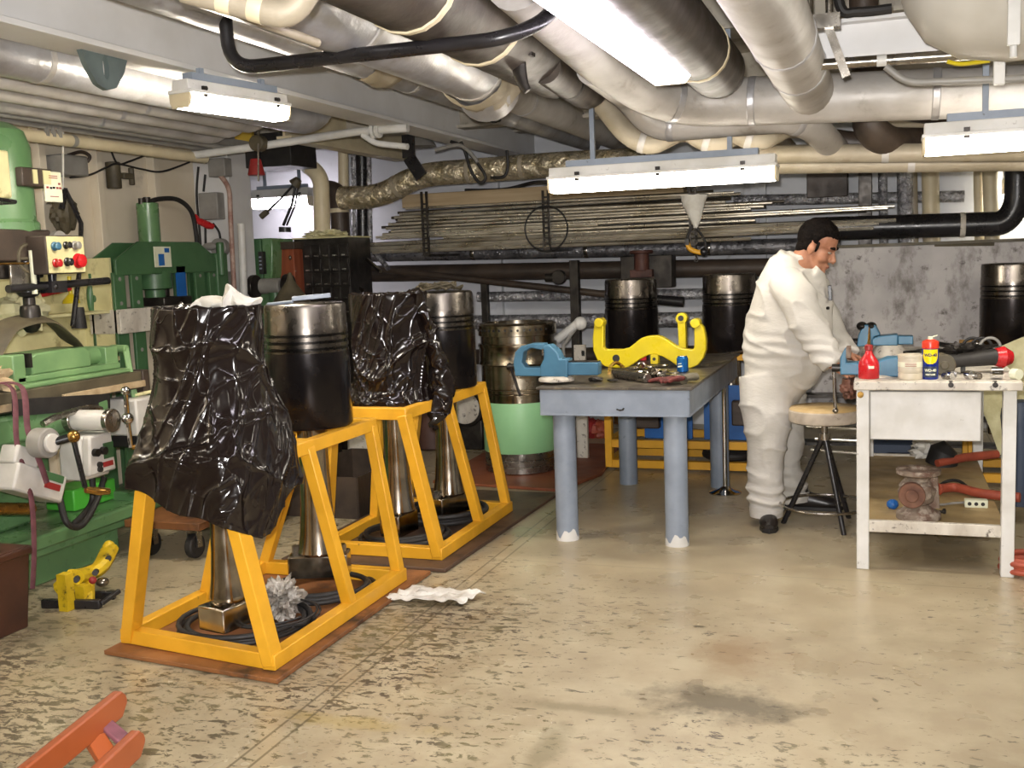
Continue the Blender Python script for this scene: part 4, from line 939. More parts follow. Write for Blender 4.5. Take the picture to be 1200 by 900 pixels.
# ------------------------------------------------------------------ plastic wraps
def wrap(t, x, y, zt, hem, rtop, rbot, seed, amp=1.0, zneck=.95, sq=0.0, nu=360, nv=180, zfull=.81, asp=1, pw=1):
    mb = MB(); vs = []; fs = []
    rows = []
    for j in range(nv+1):
        s = j/nv; rows.append(s)
    for s in rows:
        for k in range(nu):
            a = 2*PI*k/nu; ca, sa = math.cos(a), math.sin(a)
            he = hem(a)
            if s < .18:      # top sheet, sagging in the middle
                q = s/.18; rr = rtop*q; z = zt-.03*(1-q*q)
                base = V((x+ca*rr, y+sa*rr, z)); nrm = V((0, 0, 1)); fa = .3+.4*q
            else:
                q = (s-.18)/.82; z = zt+(he-zt)*q
                f = max(0, (zneck-z)/max(1e-3, zneck-zfull)); f = min(1.25, f)**pw if f < 1 else min(1.25, f)
                sup = min(1/max(abs(ca), abs(sa)), 1.3)
                rr = rtop*(1+.03*q)+(rbot*(1+sq*(sup-1))-rtop)*(f if f < 1 else 1+(f-1)*.25)
                base = V((x+ca*rr*(1-(1-asp)*min(1, f)), y+sa*rr, z)); nrm = V((ca, sa, .0)); fa = .55+.45*min(1, q*3)
            P = base*1.0+V((seed*3.1, seed*1.7, 0))
            g = P*3.3; g.z *= .8
            warp = V((noise.noise(P*2.1), noise.noise(P*2.1+V((7, 1, 3))), noise.noise(P*2.1+V((1, 8, 5)))))*.45
            n1 = 1-abs(noise.noise(g*.75+warp*1.1)); n1 = n1**14
            n2 = 1-abs(noise.noise(P*6+warp*2.4)); n2 = n2**14
            n3 = noise.noise(V((a*2.2+z*2.5, z*1.3, seed)))
            n4 = 1-abs(noise.noise(V((a*3.0-z*4.5, z*2.2, seed+4.)))); n4 = n4**12
            d = (.022*n1+.005*n2+.016*n3+.010*n4-.008)*fa*amp
            vs.append(base+nrm*d)
    for j in range(nv):
        for k in range(nu):
            k2 = (k+1) % nu; fs.append((j*nu+k, (j+1)*nu+k, (j+1)*nu+k2, j*nu+k2))
    mb.add(vs, fs)
    o = part('plastic_cover', mb, M['plastic'], t, smooth=75)
    sd_ = o.modifiers.new('thick', 'SOLIDIFY'); sd_.thickness = .002
    return o
tA = thing('wrapped_piston', 'piston fully wrapped in glossy black plastic with white rag on top, near stand', 'piston', (-2.445, 3.46, .8))
def hemA(a):
    # angle 0 = +X, -pi/2 = towards the viewer
    return .69+.06*math.cos(a-2.6)-.10*max(0, math.cos(a+.35))**3+.02*math.sin(5*a)+.03*noise.noise(V((a*1.7, 3, 0)))
wrap(tA, -2.445, 3.46, 1.375, hemA, .203, .288, 2, .95, 1.22, .75, asp=.84, pw=1.9)
rod_parts(tA, -2.49, 3.53, .82, .09, 1.35+PI/2, (.145, .2, .1), .05)
tC = thing('wrapped_piston', 'piston wrapped in black plastic twisted into a knot at its foot, far stand', 'piston', (-2.47, 5.08, .8))
wrap(tC, -2.47, 5.08, 1.36, lambda a: .77+.02*math.sin(3*a)+.0*a, .2, .225, 9, 1.25, .86, .0)
rod_parts(tC, -2.47, 5.08, .82, .07, 1.45, (.2, .12, .12), .062)
# twisted tail and the stretched fold leading to it
kp = [aty(486, 338, 5.0), aty(503, 385, 5.08), aty(514, 430, 5.12), aty(520, 462, 5.12), aty(513, 482, 5.1), aty(507, 503, 5.08)]
tw = MB().tube(spline(kp, 12), [(.012+.045*min(1, i/30), .02+.03*min(1, i/30)) if i < 44 else (.055-.0012*(i-44)*2, .05) for i in range(61)], 26)
for i, v in enumerate(tw.v): tw.v[i] = v+V((noise.noise(v*22), noise.noise(v*22+V((3, 0, 0))), noise.noise(v*22+V((0, 3, 0)))))*.028
part('plastic_knot', tw, M['plastic'], tC, smooth=50)
rg = MB().tube(spline([aty(230, 358, 3.48), aty(250, 354, 3.48), aty(272, 352, 3.5), aty(297, 353, 3.53)], 8), [(.03+.02*math.sin(i*.5), .06+.02*math.sin(i*.9+1)) for i in range(25)], 20)
rg.v = [v+V((noise.noise(v*9), noise.noise(v*9+V((4, 0, 0))), noise.noise(v*9+V((0, 4, 0)))))*.04 for v in rg.v]
solo('rag', rg, M['cloth_white'], 'white rag lying on top of the plastic wrapped piston of the near stand', 'rag')
q = atz(512, 703)
pr_ = MB(); n = 26
for j in range(n+1):
    for i in range(n+1):
        u, v = i/n-.5, j/n-.5
        edge = 1-.12*noise.noise(V((u*5, v*5, 3)))
        x = (u*.36*edge+v*.05); y = v*.19*edge
        z = .012+.022*(1-abs(noise.noise(V((x*16, y*16, 1)))))**3+.02*abs(noise.noise(V((x*7, y*7, 5))))
        pr_.v.append(q+V((x, y, z)))
for j in range(n):
    for i in range(n): a = j*(n+1)+i; pr_.f.append((a, a+1, a+n+2, a+n+1))
o = solo('paper_towel', pr_, M['cloth_white'], 'crumpled white paper towel on the floor right of the near stand', 'paper towel', smooth=60)
o.modifiers.new('t', 'SOLIDIFY').thickness = .002

# ------------------------------------------------------------------ cylinder liner
lx, ly = -2.47, 7.12
t = thing('cylinder_liner', 'large steel cylinder liner with pale green painted band', 'cylinder liner', (lx, ly, .022))
R = .262
part('lower_bore', MB().lathe([(R*.9, .025), (R*.985, .03), (R*.985, .07), (R*.97, .075), (R*.985, .08), (R*.985, .115), (R*.97, .12), (R*.985, .125), (R*.985, .17)], (lx, ly, 0), 64), M['steel'], t)
part('painted_band', MB().lathe([(R*.99, .17), (R, .175), (R, .52), (R*.99, .525)], (lx, ly, 0), 64), M['liner_green'], t)
prof = [(R, .525), (R, .58), (R*.985, .585), (R, .59), (R, .61), (R*.985, .615), (R, .62), (R, .78), (R*1.06, .79), (R*1.06, .80), (R*1.04, .81), (R*1.04, .9), (R*1.06, .91), (R*1.06, .93), (R*1.0, .935), (R*1.0, .985), (R*1.06, .99), (R*1.06, 1.06), (R*1.03, 1.07), (R*.98, 1.075), (R*.8, 1.075), (R*.8, .6)]
part('upper_flange', MB().lathe(prof, (lx, ly, 0), 64, close=False), pm('liner_steel', '#b1a796', .22, 1, '#857a66', 3, stretch=(1, 1, 4)), t)
for k in range(-9, 6):
    a = math.radians(-70+k*9)
    c = V((lx+R*1.055*math.cos(a), ly+R*1.055*math.sin(a), 1.03)); d = V((math.cos(a), math.sin(a), 0))
    part('port_hole', MB().cyl(c-d*.01, c+d*.004, .009, n=10), M['black_rubber'], t)
# ================================================================== grey steel table
TX0, TX1, TY0, TY1, TZ = -1.72, -.94, 5.3, 7.12, .84
t = thing('steel_table', 'heavy grey steel work table on round pipe legs with white feet', 'table', ((TX0+TX1)/2, (TY0+TY1)/2, 0))
part('table_top', MB().bb((TX0-.02, TY0-.02, TZ-.014), (TX1+.02, TY1+.02, TZ)), pm('worn_top', '#5d564b', .4, .2, '#463f37', 5, dirt='#857a66', dsc=7), t, bevel=.003)
for a, b in (((TX0, TY0), (TX1, TY0)), ((TX0, TY1), (TX1, TY1)), ((TX0, TY0), (TX0, TY1)), ((TX1, TY0), (TX1, TY1))):
    cx = (TX0+TX1)/2; cy = (TY0+TY1)/2
    inn = V((cx-(a[0]+b[0])/2, cy-(a[1]+b[1])/2, 0)).normalized()*.04
    m_ = MB().bar((a[0], a[1], TZ-.082), (b[0], b[1], TZ-.082), .01, .135).bar(V((a[0], a[1], TZ-.147))+inn*.45, V((b[0], b[1], TZ-.147))+inn*.45, .05, .01)
    part('apron', m_, M['grey_paint'], t, bevel=.002)
for x, y in ((-1.625, 5.4), (-1.03, 5.4), (-1.625, 6.85), (-1.02, 6.85)):
    lgp = part('leg', MB().cyl((x, y, 0), (x, y, TZ-.14), .06, n=32), M['grey_paint'], t)
    ft = MB(); vs = []
    for k in range(32):
        a = 2*PI*k/32; h = .045+.018*math.sin(3*a+x)+.014*math.sin(7*a)
        for zz in (0.0, h): vs.append((x+.0625*math.cos(a), y+.0625*math.sin(a), zz))
    ft.add(vs, [(2*k, 2*((k+1) % 32), 2*((k+1) % 32)+1, 2*k+1) for k in range(32)])
    if y < 6: part('foot_paint', ft, M['white_paint'], lgp)
cr = MB().prism([(-.02, -.006), (.0, -.012), (.018, -.008), (.024, .004), (.016, .006), (.01, -.002), (-.004, -.003), (-.018, .002)], .004, (aty(727, 479, TY0).x, TY0-.007, aty(727, 479, TY0).z), (1, 0, 0), (0, 0, 1))
part('paint_chip', cr, M['black_rubber'], t)
def pxpoly(pts, Y): return [(aty(x, y, Y).x, aty(x, y, Y).z) for x, y in pts]
def bench_vise(label, Y, body, jaw, slide, base, dx=(.1, .11, .08), m=M['blue'], dz=0, handle=None):
    P0 = pxpoly(base, Y); x = sum(p[0] for p in P0)/len(P0); z0 = min(p[1] for p in P0)
    v = thing('bench_vise', label, 'vise', (x, Y, z0+dz))
    def pp(nm, poly, w, mm, par=v, **k):
        return part(nm, MB().prism([(a, b+dz) for a, b in pxpoly(poly, Y)], w, (0, Y, 0), (1, 0, 0), (0, 0, 1)), mm, par, **k)
    pp('moving_jaw', jaw, dx[0], m, bevel=.006); pp('body', body, dx[1], m, bevel=.006); pp('slide', slide, dx[2], m, bevel=.005)
    w_ = max(p[0] for p in P0)-min(p[0] for p in P0); h_ = max(p[1] for p in P0)-z0
    part('swivel_base', MB().lathe([(w_*.55, z0+dz), (w_*.55, z0+dz+h_*.5), (w_*.42, z0+dz+h_)], (x, Y, 0), 32), M['white_worn'], v, bevel=.003)
    return v
v = bench_vise('blue bench vise at the left corner of the grey steel table', 5.46,
    [(636, 440), (636, 428), (640, 420), (640, 404), (646, 403), (655, 411), (659, 420), (668, 420), (668, 441)],
    [(606, 440), (604, 424), (606, 412), (613, 405), (624, 402), (640, 402), (640, 410), (624, 407), (616, 412), (614, 424), (618, 430), (637, 430), (637, 440)],
    [(667, 424), (703, 424), (703, 439), (667, 439)], [(634, 446), (671, 446), (671, 440), (634, 440)], (.075, .1, .07))
q = aty(603, 430, 5.46); part('screw', MB().cyl(q+V((.02, 0, 0)), q+V((-.04, 0, 0)), .018), M['dark_metal'], v)
part('handle', MB().tube([q+V((-.03, -.0, .02)), q+V((.05, -.07, -.15))], .008, 8), M['dark_metal'], v)
q = aty(640, 424, 5.46); part('jaw_plate', MB().bb(q+V((-.004, -.06, .04)), q+V((.006, .06, .075))), M['steel'], v)
part('slide_top', MB().bb(aty(667, 424, 5.46)+V((0, -.03, -.0)), aty(702, 424, 5.46)+V((0, .03, .006))), M['dark_metal'], v)

# yellow lifting clamp
sc4 = lambda u, w: (600+u/4.615, 360+w/4.615)
YC = atz(801, 433, TZ).y+.09
out = [(455, 85), (462, 78), (494, 78), (500, 88), (500, 225), (510, 238), (600, 238), (640, 228), (675, 200), (705, 176), (745, 165), (790, 163), (820, 172), (850, 190), (885, 215), (920, 233), (980, 240), (990, 230), (990, 125), (975, 105), (980, 80), (995, 70), (1010, 74), (1018, 95), (1040, 120), (1054, 180), (1054, 240), (1040, 285), (1010, 322), (970, 340), (930, 340), (900, 328), (860, 300), (820, 277), (780, 264), (740, 270), (700, 290), (660, 318), (630, 335), (560, 338), (510, 330), (470, 300), (446, 245), (442, 180), (450, 110)]
poly = pxpoly([sc4(*p) for p in out], YC); dzc = TZ-min(p[1] for p in poly)
t = thing('lifting_clamp', 'bright yellow curved piston lifting clamp standing on the grey table', 'lifting clamp', (poly[0][0]+.2, YC, TZ))
part('body', MB().prism([(a, b+dzc) for a, b in poly], .06, (0, YC, 0), (1, 0, 0), (0, 0, 1)), M['bright_yellow'], t, bevel=.006)
q = aty(*sc4(570, 285), YC); part('bolt_hole', MB().cyl(q+V((0, -.033, dzc)), q+V((0, -.02, dzc)), .022, n=24), M['black_rubber'], t)
q = aty(*sc4(780, 287), YC); part('eye_block', MB().bb(q+V((-.022, -.06, dzc-.03)), q+V((.022, -.0, dzc+.025))), M['bright_yellow'], t, bevel=.003)
part('eye_hole', MB().cyl(q+V((0, -.062, dzc)), q+V((0, -.05, dzc)), .01), M['black_rubber'], t)
for u, w in ((478, 85), (996, 88)):
    q = aty(*sc4(u, w), YC); part('end_boss', MB().cyl(q+V((0, -.045, dzc-.01)), q+V((0, .045, dzc-.01)), .028), M['bright_yellow'], t, bevel=.004)
q = aty(*sc4(920, 72), YC+.12)+V((0, 0, dzc))
cv = MB().cyl(q+V((0, -.03, 0)), q+V((0, .03, 0)), .034).bar(q+V((0, 0, -.02)), q+V((.005, 0, -.2)), .06, .045)
part('clevis', cv, M['bright_yellow'], t, bevel=.004)
part('clevis_hole', MB().cyl(q+V((-.002, -.033, .002)), q+V((-.002, -.02, .002)), .017), M['black_rubber'], t)
# small things on the grey table
def ontab(x, y, z=TZ): return atz(x, y, z)
q = ontab(800, 436); t = thing('drink_can', 'small blue can standing by the yellow clamp on the grey table', 'can', q)
part('body', MB().lathe([(.026, 0), (.033, .006), (.033, .078), (.027, .088), (.028, .092)], q, 28), pm('can_blue', '#2a76c0', .2, .6, '#1d5ca0', 8), t)
part('lid', MB().lathe([(.028, .09), (.026, .093), (.002, .09)], q, 24), M['steel'], t)
part('label_mark', MB().prism([(-.012, .03), (.012, .034), (.012, .042), (-.012, .038)], .002, q+V((-.008, -.033, 0)), (1, 0, 0), (0, 0, 1)).prism([(-.012, .048), (.008, .05), (.008, .054), (-.012, .052)], .002, q+V((-.008, -.033, 0)), (1, 0, 0), (0, 0, 1)), M['paper'], t)
a = ontab(722, 443); b = ontab(759, 449)
solo('steel_shaft', MB().cyl(a+V((0, 0, .025)), b+V((0, 0, .025)), .025), M['steel'], 'thick bright steel shaft lying on the grey table', 'shaft', bevel=.004)
a = ontab(716, 441)+V((0, .05, .02)); b = ontab(748, 436)+V((0, .05, .02))
solo('steel_shaft', MB().cyl(a, b, .014), M['steel'], 'thin steel bar behind the thick shaft on the grey table', 'shaft')
solo('bent_pipe', MB().tube(spline([ontab(714, 437, TZ+.012), ontab(715, 430, TZ+.03), ontab(722, 425, TZ+.04), ontab(730, 430, TZ+.02), ontab(735, 436, TZ+.013)], 6), .011, 10), M['copper'], 'curved brass pipe piece on the grey table', 'pipe piece')
for (x, y, r, lb) in ((752, 436, .03, 'steel ring left of the silver tool heap'), (746, 428, .022, 'upright steel ring next to the yellow clamp'), (690, 438, .018, 'steel nut between vise and brass pipe'), (697, 439, .014, 'smaller steel nut right beside the first nut')):
    q = ontab(x, y); solo('steel_ring', MB().torus(q+V((0, 0, r)), r*.75, r*.3, 20, 8, 'Y'), M['polished'], lb, 'ring')
for (x, y, a, L, lb) in ((765, 434, .3, .13, 'silver spanner on top of the tool heap'), (776, 437, -.2, .15, 'silver spanner pointing to the gloves'), (770, 429, .9, .11, 'short spanner leaning on the yellow clamp'), (786, 440, -.5, .12, 'silver spanner beside the blue can')):
    q = ontab(x, y, TZ+.02); d = V((math.cos(a), math.sin(a), 0)); sp = MB().bar(q-d*L/2, q+d*L/2, .022, .014).torus(q+d*L/2, .018, .008, 16, 6).torus(q-d*L/2, .02, .009, 16, 6)
    solo('spanner', sp, M['steel'], lb, 'spanner', bevel=.002)
solo('tool_heap', lump(ontab(764, 439, TZ+.015), (.1, .07, .03), 5, .8, 30, 16, 3), M['polished'], 'heap of silver fittings between shaft and yellow clamp', 'fitting')
for (x, y, lb) in ((698, 447, 'black cap on the front edge of the grey table'), (718, 448, 'flat black washer near the front edge of the grey table')):
    q = ontab(x, y); solo('cap', lump(q+V((0, 0, .012)), (.04 if x < 700 else .03, .025, .016 if x < 700 else .007), 2, .3), M['dark_metal'], lb, 'cap')
def glove(label, c, ang, s=1.0):
    t = thing('work_glove', label, 'glove', c, ang)
    mb = MB().ell((0, 0, .022*s), (.06*s, .045*s, .022*s))
    for i, (y, L, tl) in enumerate(((-.036, .07, -.02), (-.012, .085, -.04), (.012, .08, -.03), (.034, .065, -.012))):
        mb.tube(spline([(.03*s, y*s, .024*s), (.06*s, y*1.1*s, .026*s), ((.06+L*.5)*s, y*1.3*s, (.02)*s), ((.06+L)*s, y*1.5*s, (.014+tl*.3)*s)], 4), [.015*s]*10+[.014*s, .012*s, .007*s], 10)
    mb.tube(spline([(-.01*s, -.04*s, .02*s), (.02*s, -.075*s, .02*s), (.05*s, -.09*s, .016*s)], 4), [.017*s]*6+[.014*s, .012*s, .008*s], 10)
    o = mb.build('hand', M['glove'], t)
    r = o.modifiers.new('r', 'REMESH'); r.mode = 'VOXEL'; r.voxel_size = .005; sm = o.modifiers.new('s', 'SMOOTH'); sm.iterations = 3; realise(o)
    MB().tube([(-.05*s, 0, .02*s), (-.09*s, 0, .024*s), (-.15*s, .01*s, .026*s)], [(.042*s, .022*s), (.048*s, .026*s), (.055*s, .03*s)], 18, side=(0, 1, 0)).build('cuff', M['glove_cuff'], t)
    return t
q = ontab(797, 450); glove('maroon work glove with grey cuff hanging over the table edge', q+V((-.01, .0, .012)), -2.3, .72)
q = ontab(783, 450); glove('second maroon work glove under the first one on the table', q+V((-.02, .05, .0)), 2.9, .7)
q = ontab(759, 409, TZ); q = V((aty(756, 404, 6.7).x, 6.7, TZ))
t = thing('red_block', 'small red plastic part behind the yellow clamp', 'part', q)
part('body', MB().bb(q+V((-.04, -.02, 0)), q+V((.01, .02, aty(756, 404, 6.7).z-TZ+.03))), M['red'], t, bevel=.004)
part('fitting', MB().cyl(q+V((.03, 0, .0)), q+V((.03, 0, .1)), .025), M['dark_metal'], t)
solo('steel_bar', MB().bar(atz(845, 415, TZ+.005), atz(870, 412, TZ+.005)+V((0, .05, 0)), .03, .012), M['steel'], 'flat steel bar at the far right corner of the grey table', 'bar')
solo('steel_bar', MB().bar(atz(826, 428, TZ+.006), atz(852, 423, TZ+.006), .05, .012), M['drab'], 'rusty flat bar right of the blue can', 'bar')
# chrome pole on a round base
q = atz(850, 578); t = thing('chrome_pedestal', 'chrome pole on a round base beside the rear table leg', 'pedestal', (q.x, q.y, 0))
part('base', MB().lathe([(.0, .0), (.1, 0), (.102, .008), (.08, .018), (.04, .03), (.02, .045)], (q.x, q.y, 0), 36), M['chrome'], t)
part('pole', MB().cyl((q.x, q.y, .03), (q.x, q.y, .69), .014), M['chrome'], t)

# ================================================================== white workbench
BX0, BX1, BY0, BY1, BZ = -.145, .565, 5.12, 6.95, .892
t = thing('workbench', 'white steel workbench with drawer and lower shelf at the right', 'workbench', ((BX0+BX1)/2, (BY0+BY1)/2, 0))
part('bench_top', MB().bb((BX0, BY0, BZ-.04), (BX1, BY1, BZ)), M['white_worn'], t, bevel=.005)
for x, y in ((-.105, 5.17), (.515, 5.17), (-.105, 6.88), (.515, 6.88)):
    part('leg', MB().bb((x-.028, y-.028, 0), (x+.028, y+.028, BZ-.04)), M['white_paint'], t, bevel=.004)
dr = part('drawer', MB().bb((-.075, 5.16, BZ-.275), (.4, 5.9, BZ-.05)), M['white_paint'], t, bevel=.006)
part('shelf', MB().bb((-.1, 5.2, .20), (.51, 6.9, .222)), M['ply_tan'], t, bevel=.003)
part('shelf_rail', MB().bb((-.08, 5.15, .18), (.49, 5.18, .235)), M['white_worn'], t, bevel=.003)
part('shelf_rail', MB().bb((-.08, 6.88, .18), (.49, 6.9, .235)), M['white_worn'], t, bevel=.003)
part('end_clamp', lump((BX0-.02, BY0+.25, BZ-.06), (.05, .12, .05), 7, .5), pm('rusty', '#6d4230', .7, 0, '#4e3328', 12), t)
part('front_bolt', MB().cyl((BX0+.03, BY0-.01, BZ-.06), (BX0+.03, BY0+.02, BZ-.06), .014), M['copper'], t)
bz = lambda x, y: atz(x, y, BZ)
# vises
v = bench_vise('near blue bench vise on the left end of the white workbench', 5.36,
    [(1012, 438), (1012, 423), (1028, 423), (1040, 418), (1056, 418), (1056, 440), (1012, 440)],
    [(985, 438), (985, 418), (990, 408), (995, 407), (993, 416), (992, 424), (1014, 424), (1014, 438)],
    [(1010, 426), (1060, 426), (1060, 436), (1010, 436)], [(1015, 444), (1052, 444), (1052, 438), (1015, 438)], (.11, .12, .08))
q = aty(985, 431, 5.36); part('screw', MB().cyl(q+V((.03, 0, 0)), q+V((-.04, 0, 0)), .019), M['dark_metal'], v)
part('handle', MB().cyl(aty(977, 436, 5.34), aty(979, 481, 5.34), .0085), M['steel'], v); part('handle_knob', MB().ell(aty(979, 481, 5.34), (.014, .014, .014)), M['steel'], v)
part('jaw_plate', MB().bb(aty(992, 411, 5.36)+V((0, -.06, -.03)), aty(992, 411, 5.36)+V((.02, .06, .02))), M['rust'], v)
v = bench_vise('far blue bench vise on the white workbench behind the oil can', 6.35,
    [(1022, 404), (1022, 396), (1030, 393), (1052, 391), (1052, 404)],
    [(1004, 406), (1006, 392), (1012, 380), (1026, 380), (1032, 392), (1024, 394), (1022, 404)],
    [(1052, 393), (1070, 393), (1070, 403), (1052, 403)], [(1025, 420), (1060, 420), (1060, 404), (1025, 404)], (.1, .12, .09))
q = aty(1010, 382, 6.35); part('jaw_top', MB().ell(q, (.03, .06, .025)).ell(q+V((.05, 0, 0)), (.03, .06, .022)), M['dark_metal'], v)
q = aty(1004, 401, 6.35); part('screw', MB().cyl(q+V((.05, 0, 0)), q+V((-.05, 0, 0)), .022), M['dark_metal'], v)
# red oil can
q = bz(1018, 444); q = V((q.x, 5.26, BZ)); t = thing('oil_can', 'red conical oil can with thin spout on the white workbench', 'oil can', q)
part('body', MB().lathe([(.044, 0), (.047, .004), (.047, .06), (.043, .08), (.03, .1), (.018, .118), (.014, .135)], q, 32), M['red'], t, smooth=50)
part('collar', MB().lathe([(.015, .13), (.019, .135), (.019, .155), (.012, .16)], q, 20), M['dull_red'], t)
part('spout', MB().tube([q+V((0, 0, .155)), q+V((.002, 0, .24))], [.008, .003], 8), M['copper'], t)
part('label_patch', MB().prism([(-.012, .05), (.012, .05), (.012, .062), (-.012, .062)], .002, q+V((.012, -.0455, 0)), (1, .2, 0), (0, 0, 1)), M['paper'], t)
# white tin
q = V((bz(1067, 444).x, 5.24, BZ)); t = thing('grease_tin', 'ribbed off white tin on the workbench left of the spray can', 'tin', q)
part('body', MB().lathe([(.052, 0), (.055, .003), (.055, .025), (.053, .03), (.055, .035), (.055, .055), (.053, .06), (.055, .065), (.055, .1), (.057, .103), (.057, .113), (.05, .115), (.05, .108), (.002, .108)], q, 36), pm('tin_paint', '#cdc3ae', .45, 0, '#b9ae98', 9), t)
part('label_band', MB().tube([q+V((0, 0, .058)), q+V((0, 0, .082))], .0556, 36, False), M['paper'], t)
for k in range(3):
    part('print_line', MB().box(q+V((0, -.0558, .063+k*.007)), (.05, .002, .002)), M['dull_red'], t)
# spray can
q = V((bz(1090, 444).x, 5.24, BZ)); r = .036
t = thing('spray_can', 'blue and yellow spray can with red cap on the white workbench', 'spray can', q)
part('body', MB().lathe([(r*.94, 0), (r, .005), (r, .135), (r*.9, .145), (r*.6, .152)], q, 36), pm('can_navy', '#1b2f86', .25, .2), t)
part('cap', MB().lathe([(r*1.02, .142), (r*1.02, .165), (r*.95, .175), (r*.6, .18), (r*.5, .182)], q, 32), pm('cap_red', '#cf3a22', .35), t)
part('nozzle', MB().cyl(q+V((0, 0, .18)), q+V((0, 0, .195)), r*.3).cyl(q+V((-.005, 0, .19)), q+V((.03, 0, .2)), .003), M['paper'], t)
def patch(name, x0, x1, z0, z1, m, rr, shape='rect', n=14):
    mb = MB(); vs = []; fs = []; nz = 10
    for j in range(nz+1):
        z = z0+(z1-z0)*j/nz
        k_ = 1
        if shape == 'shield': k_ = math.sqrt(max(.0, 1-((.55-j/nz)/.58)**2)) if j/nz < .55 else 1
        for i in range(n+1):
            a = (x0+(x1-x0)*i/n)*k_; vs.append(q+V((rr*math.sin(a), -rr*math.cos(a), z)))
    for j in range(nz):
        for i in range(n): s_ = j*(n+1)+i; fs.append((s_, s_+1, s_+n+2, s_+n+1))
    return part(name, mb.add(vs, fs), m, t)
patch('shield', -1.0, 1.0, .072, .138, pm('can_yellow', '#f2d51f', .3), r*1.008, 'shield')
patch('white_band', -.9, .9, .01, .06, M['navy'], r*1.004)
def wraptext(txt, size, zc, m, rr, name='lettering'):
    cu = bpy.data.curves.new('lettering', 'FONT'); cu.body = txt; cu.size = size; cu.align_x = 'CENTER'; cu.align_y = 'CENTER'; cu.extrude = .0006; cu.offset = .0006
    o = bpy.data.objects.new('lettering', cu); COL.objects.link(o)
    me = bpy.data.meshes.new_from_object(o.evaluated_get(bpy.context.evaluated_depsgraph_get())); bpy.data.objects.remove(o)
    mb = MB(); mb.v = [q+V(((rr+v.co.z)*math.sin(v.co.x/rr), -(rr+v.co.z)*math.cos(v.co.x/rr), zc+v.co.y)) for v in me.vertices]; mb.f = [tuple(p.vertices) for p in me.polygons]
    bpy.data.meshes.remove(me)
    return part(name, mb, m, t, smooth=0)
wraptext('WD-40', .019, .112, pm('can_ink', '#16205e', .4), r*1.02)
wraptext('WD-40', .017, .042, M['paper'], r*1.015)
wraptext('MULTI-USE', .009, .023, M['paper'], r*1.015)
# tools on the workbench
q = bz(1140, 440); 
t = thing('impact_wrench', 'dark handled tool with red end lying on the white workbench', 'tool', V((.3, 5.5, BZ)))
a = V((bz(1103, 438).x, 5.42, BZ+.055)); b = V((aty(1166, 428, 5.5).x, 5.5, BZ+.075)); c = V((aty(1186, 426, 5.5).x, 5.52, BZ+.07))
part('barrel', MB().tube([a, a.lerp(b, .3), b], [.045, .03, .04], 16), M['black_rubber'], t)
part('red_end', MB().tube([b, b.lerp(c, .5), c], [.042, .052, .03], 16), M['red'], t)
part('chuck', MB().cyl(a+V((-.03, -.0, .0)), a+V((.01, .0, 0)), .05), M['drab'], t, bevel=.006)
part('trigger', MB().bar(a.lerp(b, .4)+V((0, 0, -.03)), a.lerp(b, .4)+V((.0, -.01, -.055)), .02, .03), M['black_rubber'], t)
for (x, y, s, lb, m_) in ((1112, 440, .02, 'small chrome socket right of the spray can', 'chrome'), (1106, 439, .016, 'small steel nut touching the spray can', 'steel'), (1132, 438, .02, 'chrome socket under the dark tool', 'chrome'), (1143, 440, .015, 'blue ended socket under the dark tool', 'steel'), (1163, 439, .028, 'large chrome socket under the red end of the tool', 'chrome'), (1184, 438, .024, 'white ringed roller at the right end of the bench', 'paper')):
    c = V((bz(x, y).x, 5.22, BZ+s)); d = V((.6, -.8, 0)) if x != 1163 else V((1, .1, 0))
    solo('socket', MB().cyl(c-d*s*.8, c+d*s*.8, s).cyl(c+d*s*.8, c+d*s*.82, s*.6), M[m_], lb, 'socket', bevel=.003)
for (x, lb) in ((1113, 'dark bolt head hanging at the bench edge near the spray can'), (1164, 'dark clip hanging at the bench edge below the large socket')):
    c = V((bz(x, 445).x, BY0-.008, BZ-.012)); solo('bolt', MB().cyl(c+V((0, -.012, 0)), c+V((0, .02, 0)), .012, n=8).cyl(c+V((0, .02, .0)), c+V((0, .02, .016)), .009), M['dark_metal'], lb, 'bolt')
for i, (x0, y0, x1_, y1, lb) in enumerate(((1098, 401, 1118, 404, 'bright spanner on the bench behind the spray can'), (1100, 406, 1145, 402, 'long thin steel rod across the back of the bench'), (1125, 412, 1150, 408, 'dark spanner in the heap behind the dark tool'), (1130, 407, 1140, 416, 'black handled pliers in the heap behind the dark tool'), (1060, 413, 1080, 411, 'dark spring clamp behind the off white tin'))):
    p = atz(x0, y0, BZ+.03); pp_ = atz(x1_, y1, BZ+.03); solo('hand_tool', MB().bar(p, pp_, .025, .014).torus(pp_, .022, .009, 14, 6), M['steel' if i < 2 else 'dark_metal'], lb, 'tool', bevel=.003)
for i, (x, y, lb) in enumerate(((1150, 412, 'black cable loop standing in the heap on the bench'), (1160, 412, 'grey cable loop at the right of the heap on the bench'), (1140, 412, 'dark hose loop in the middle of the heap on the bench'))):
    q = atz(x, y+8, BZ); solo('cable_loop', MB().torus(q+V((0, 0, .06)), .05, .008, 26, 8, 'Y', (1, 1, 1)), M['black_rubber' if i != 1 else 'grey_box'], lb, 'cable')
solo('gear_part', MB().cyl(atz(1107, 428, BZ+.05), atz(1107, 428, BZ+.05)+V((0, .05, 0)), .05).cyl(atz(1107, 428, BZ+.05)+V((0, -.02, 0)), atz(1107, 428, BZ+.05), .02), M['drab'], 'round brown wheel behind the spray can on the bench', 'wheel', bevel=.005)
solo('fitting_heap', lump(atz(1128, 414, BZ+.03), (.16, .1, .045), 11, .9, 40, 20, 4), M['dark_metal'], 'heap of greasy dark fittings on the back of the white workbench', 'fitting')
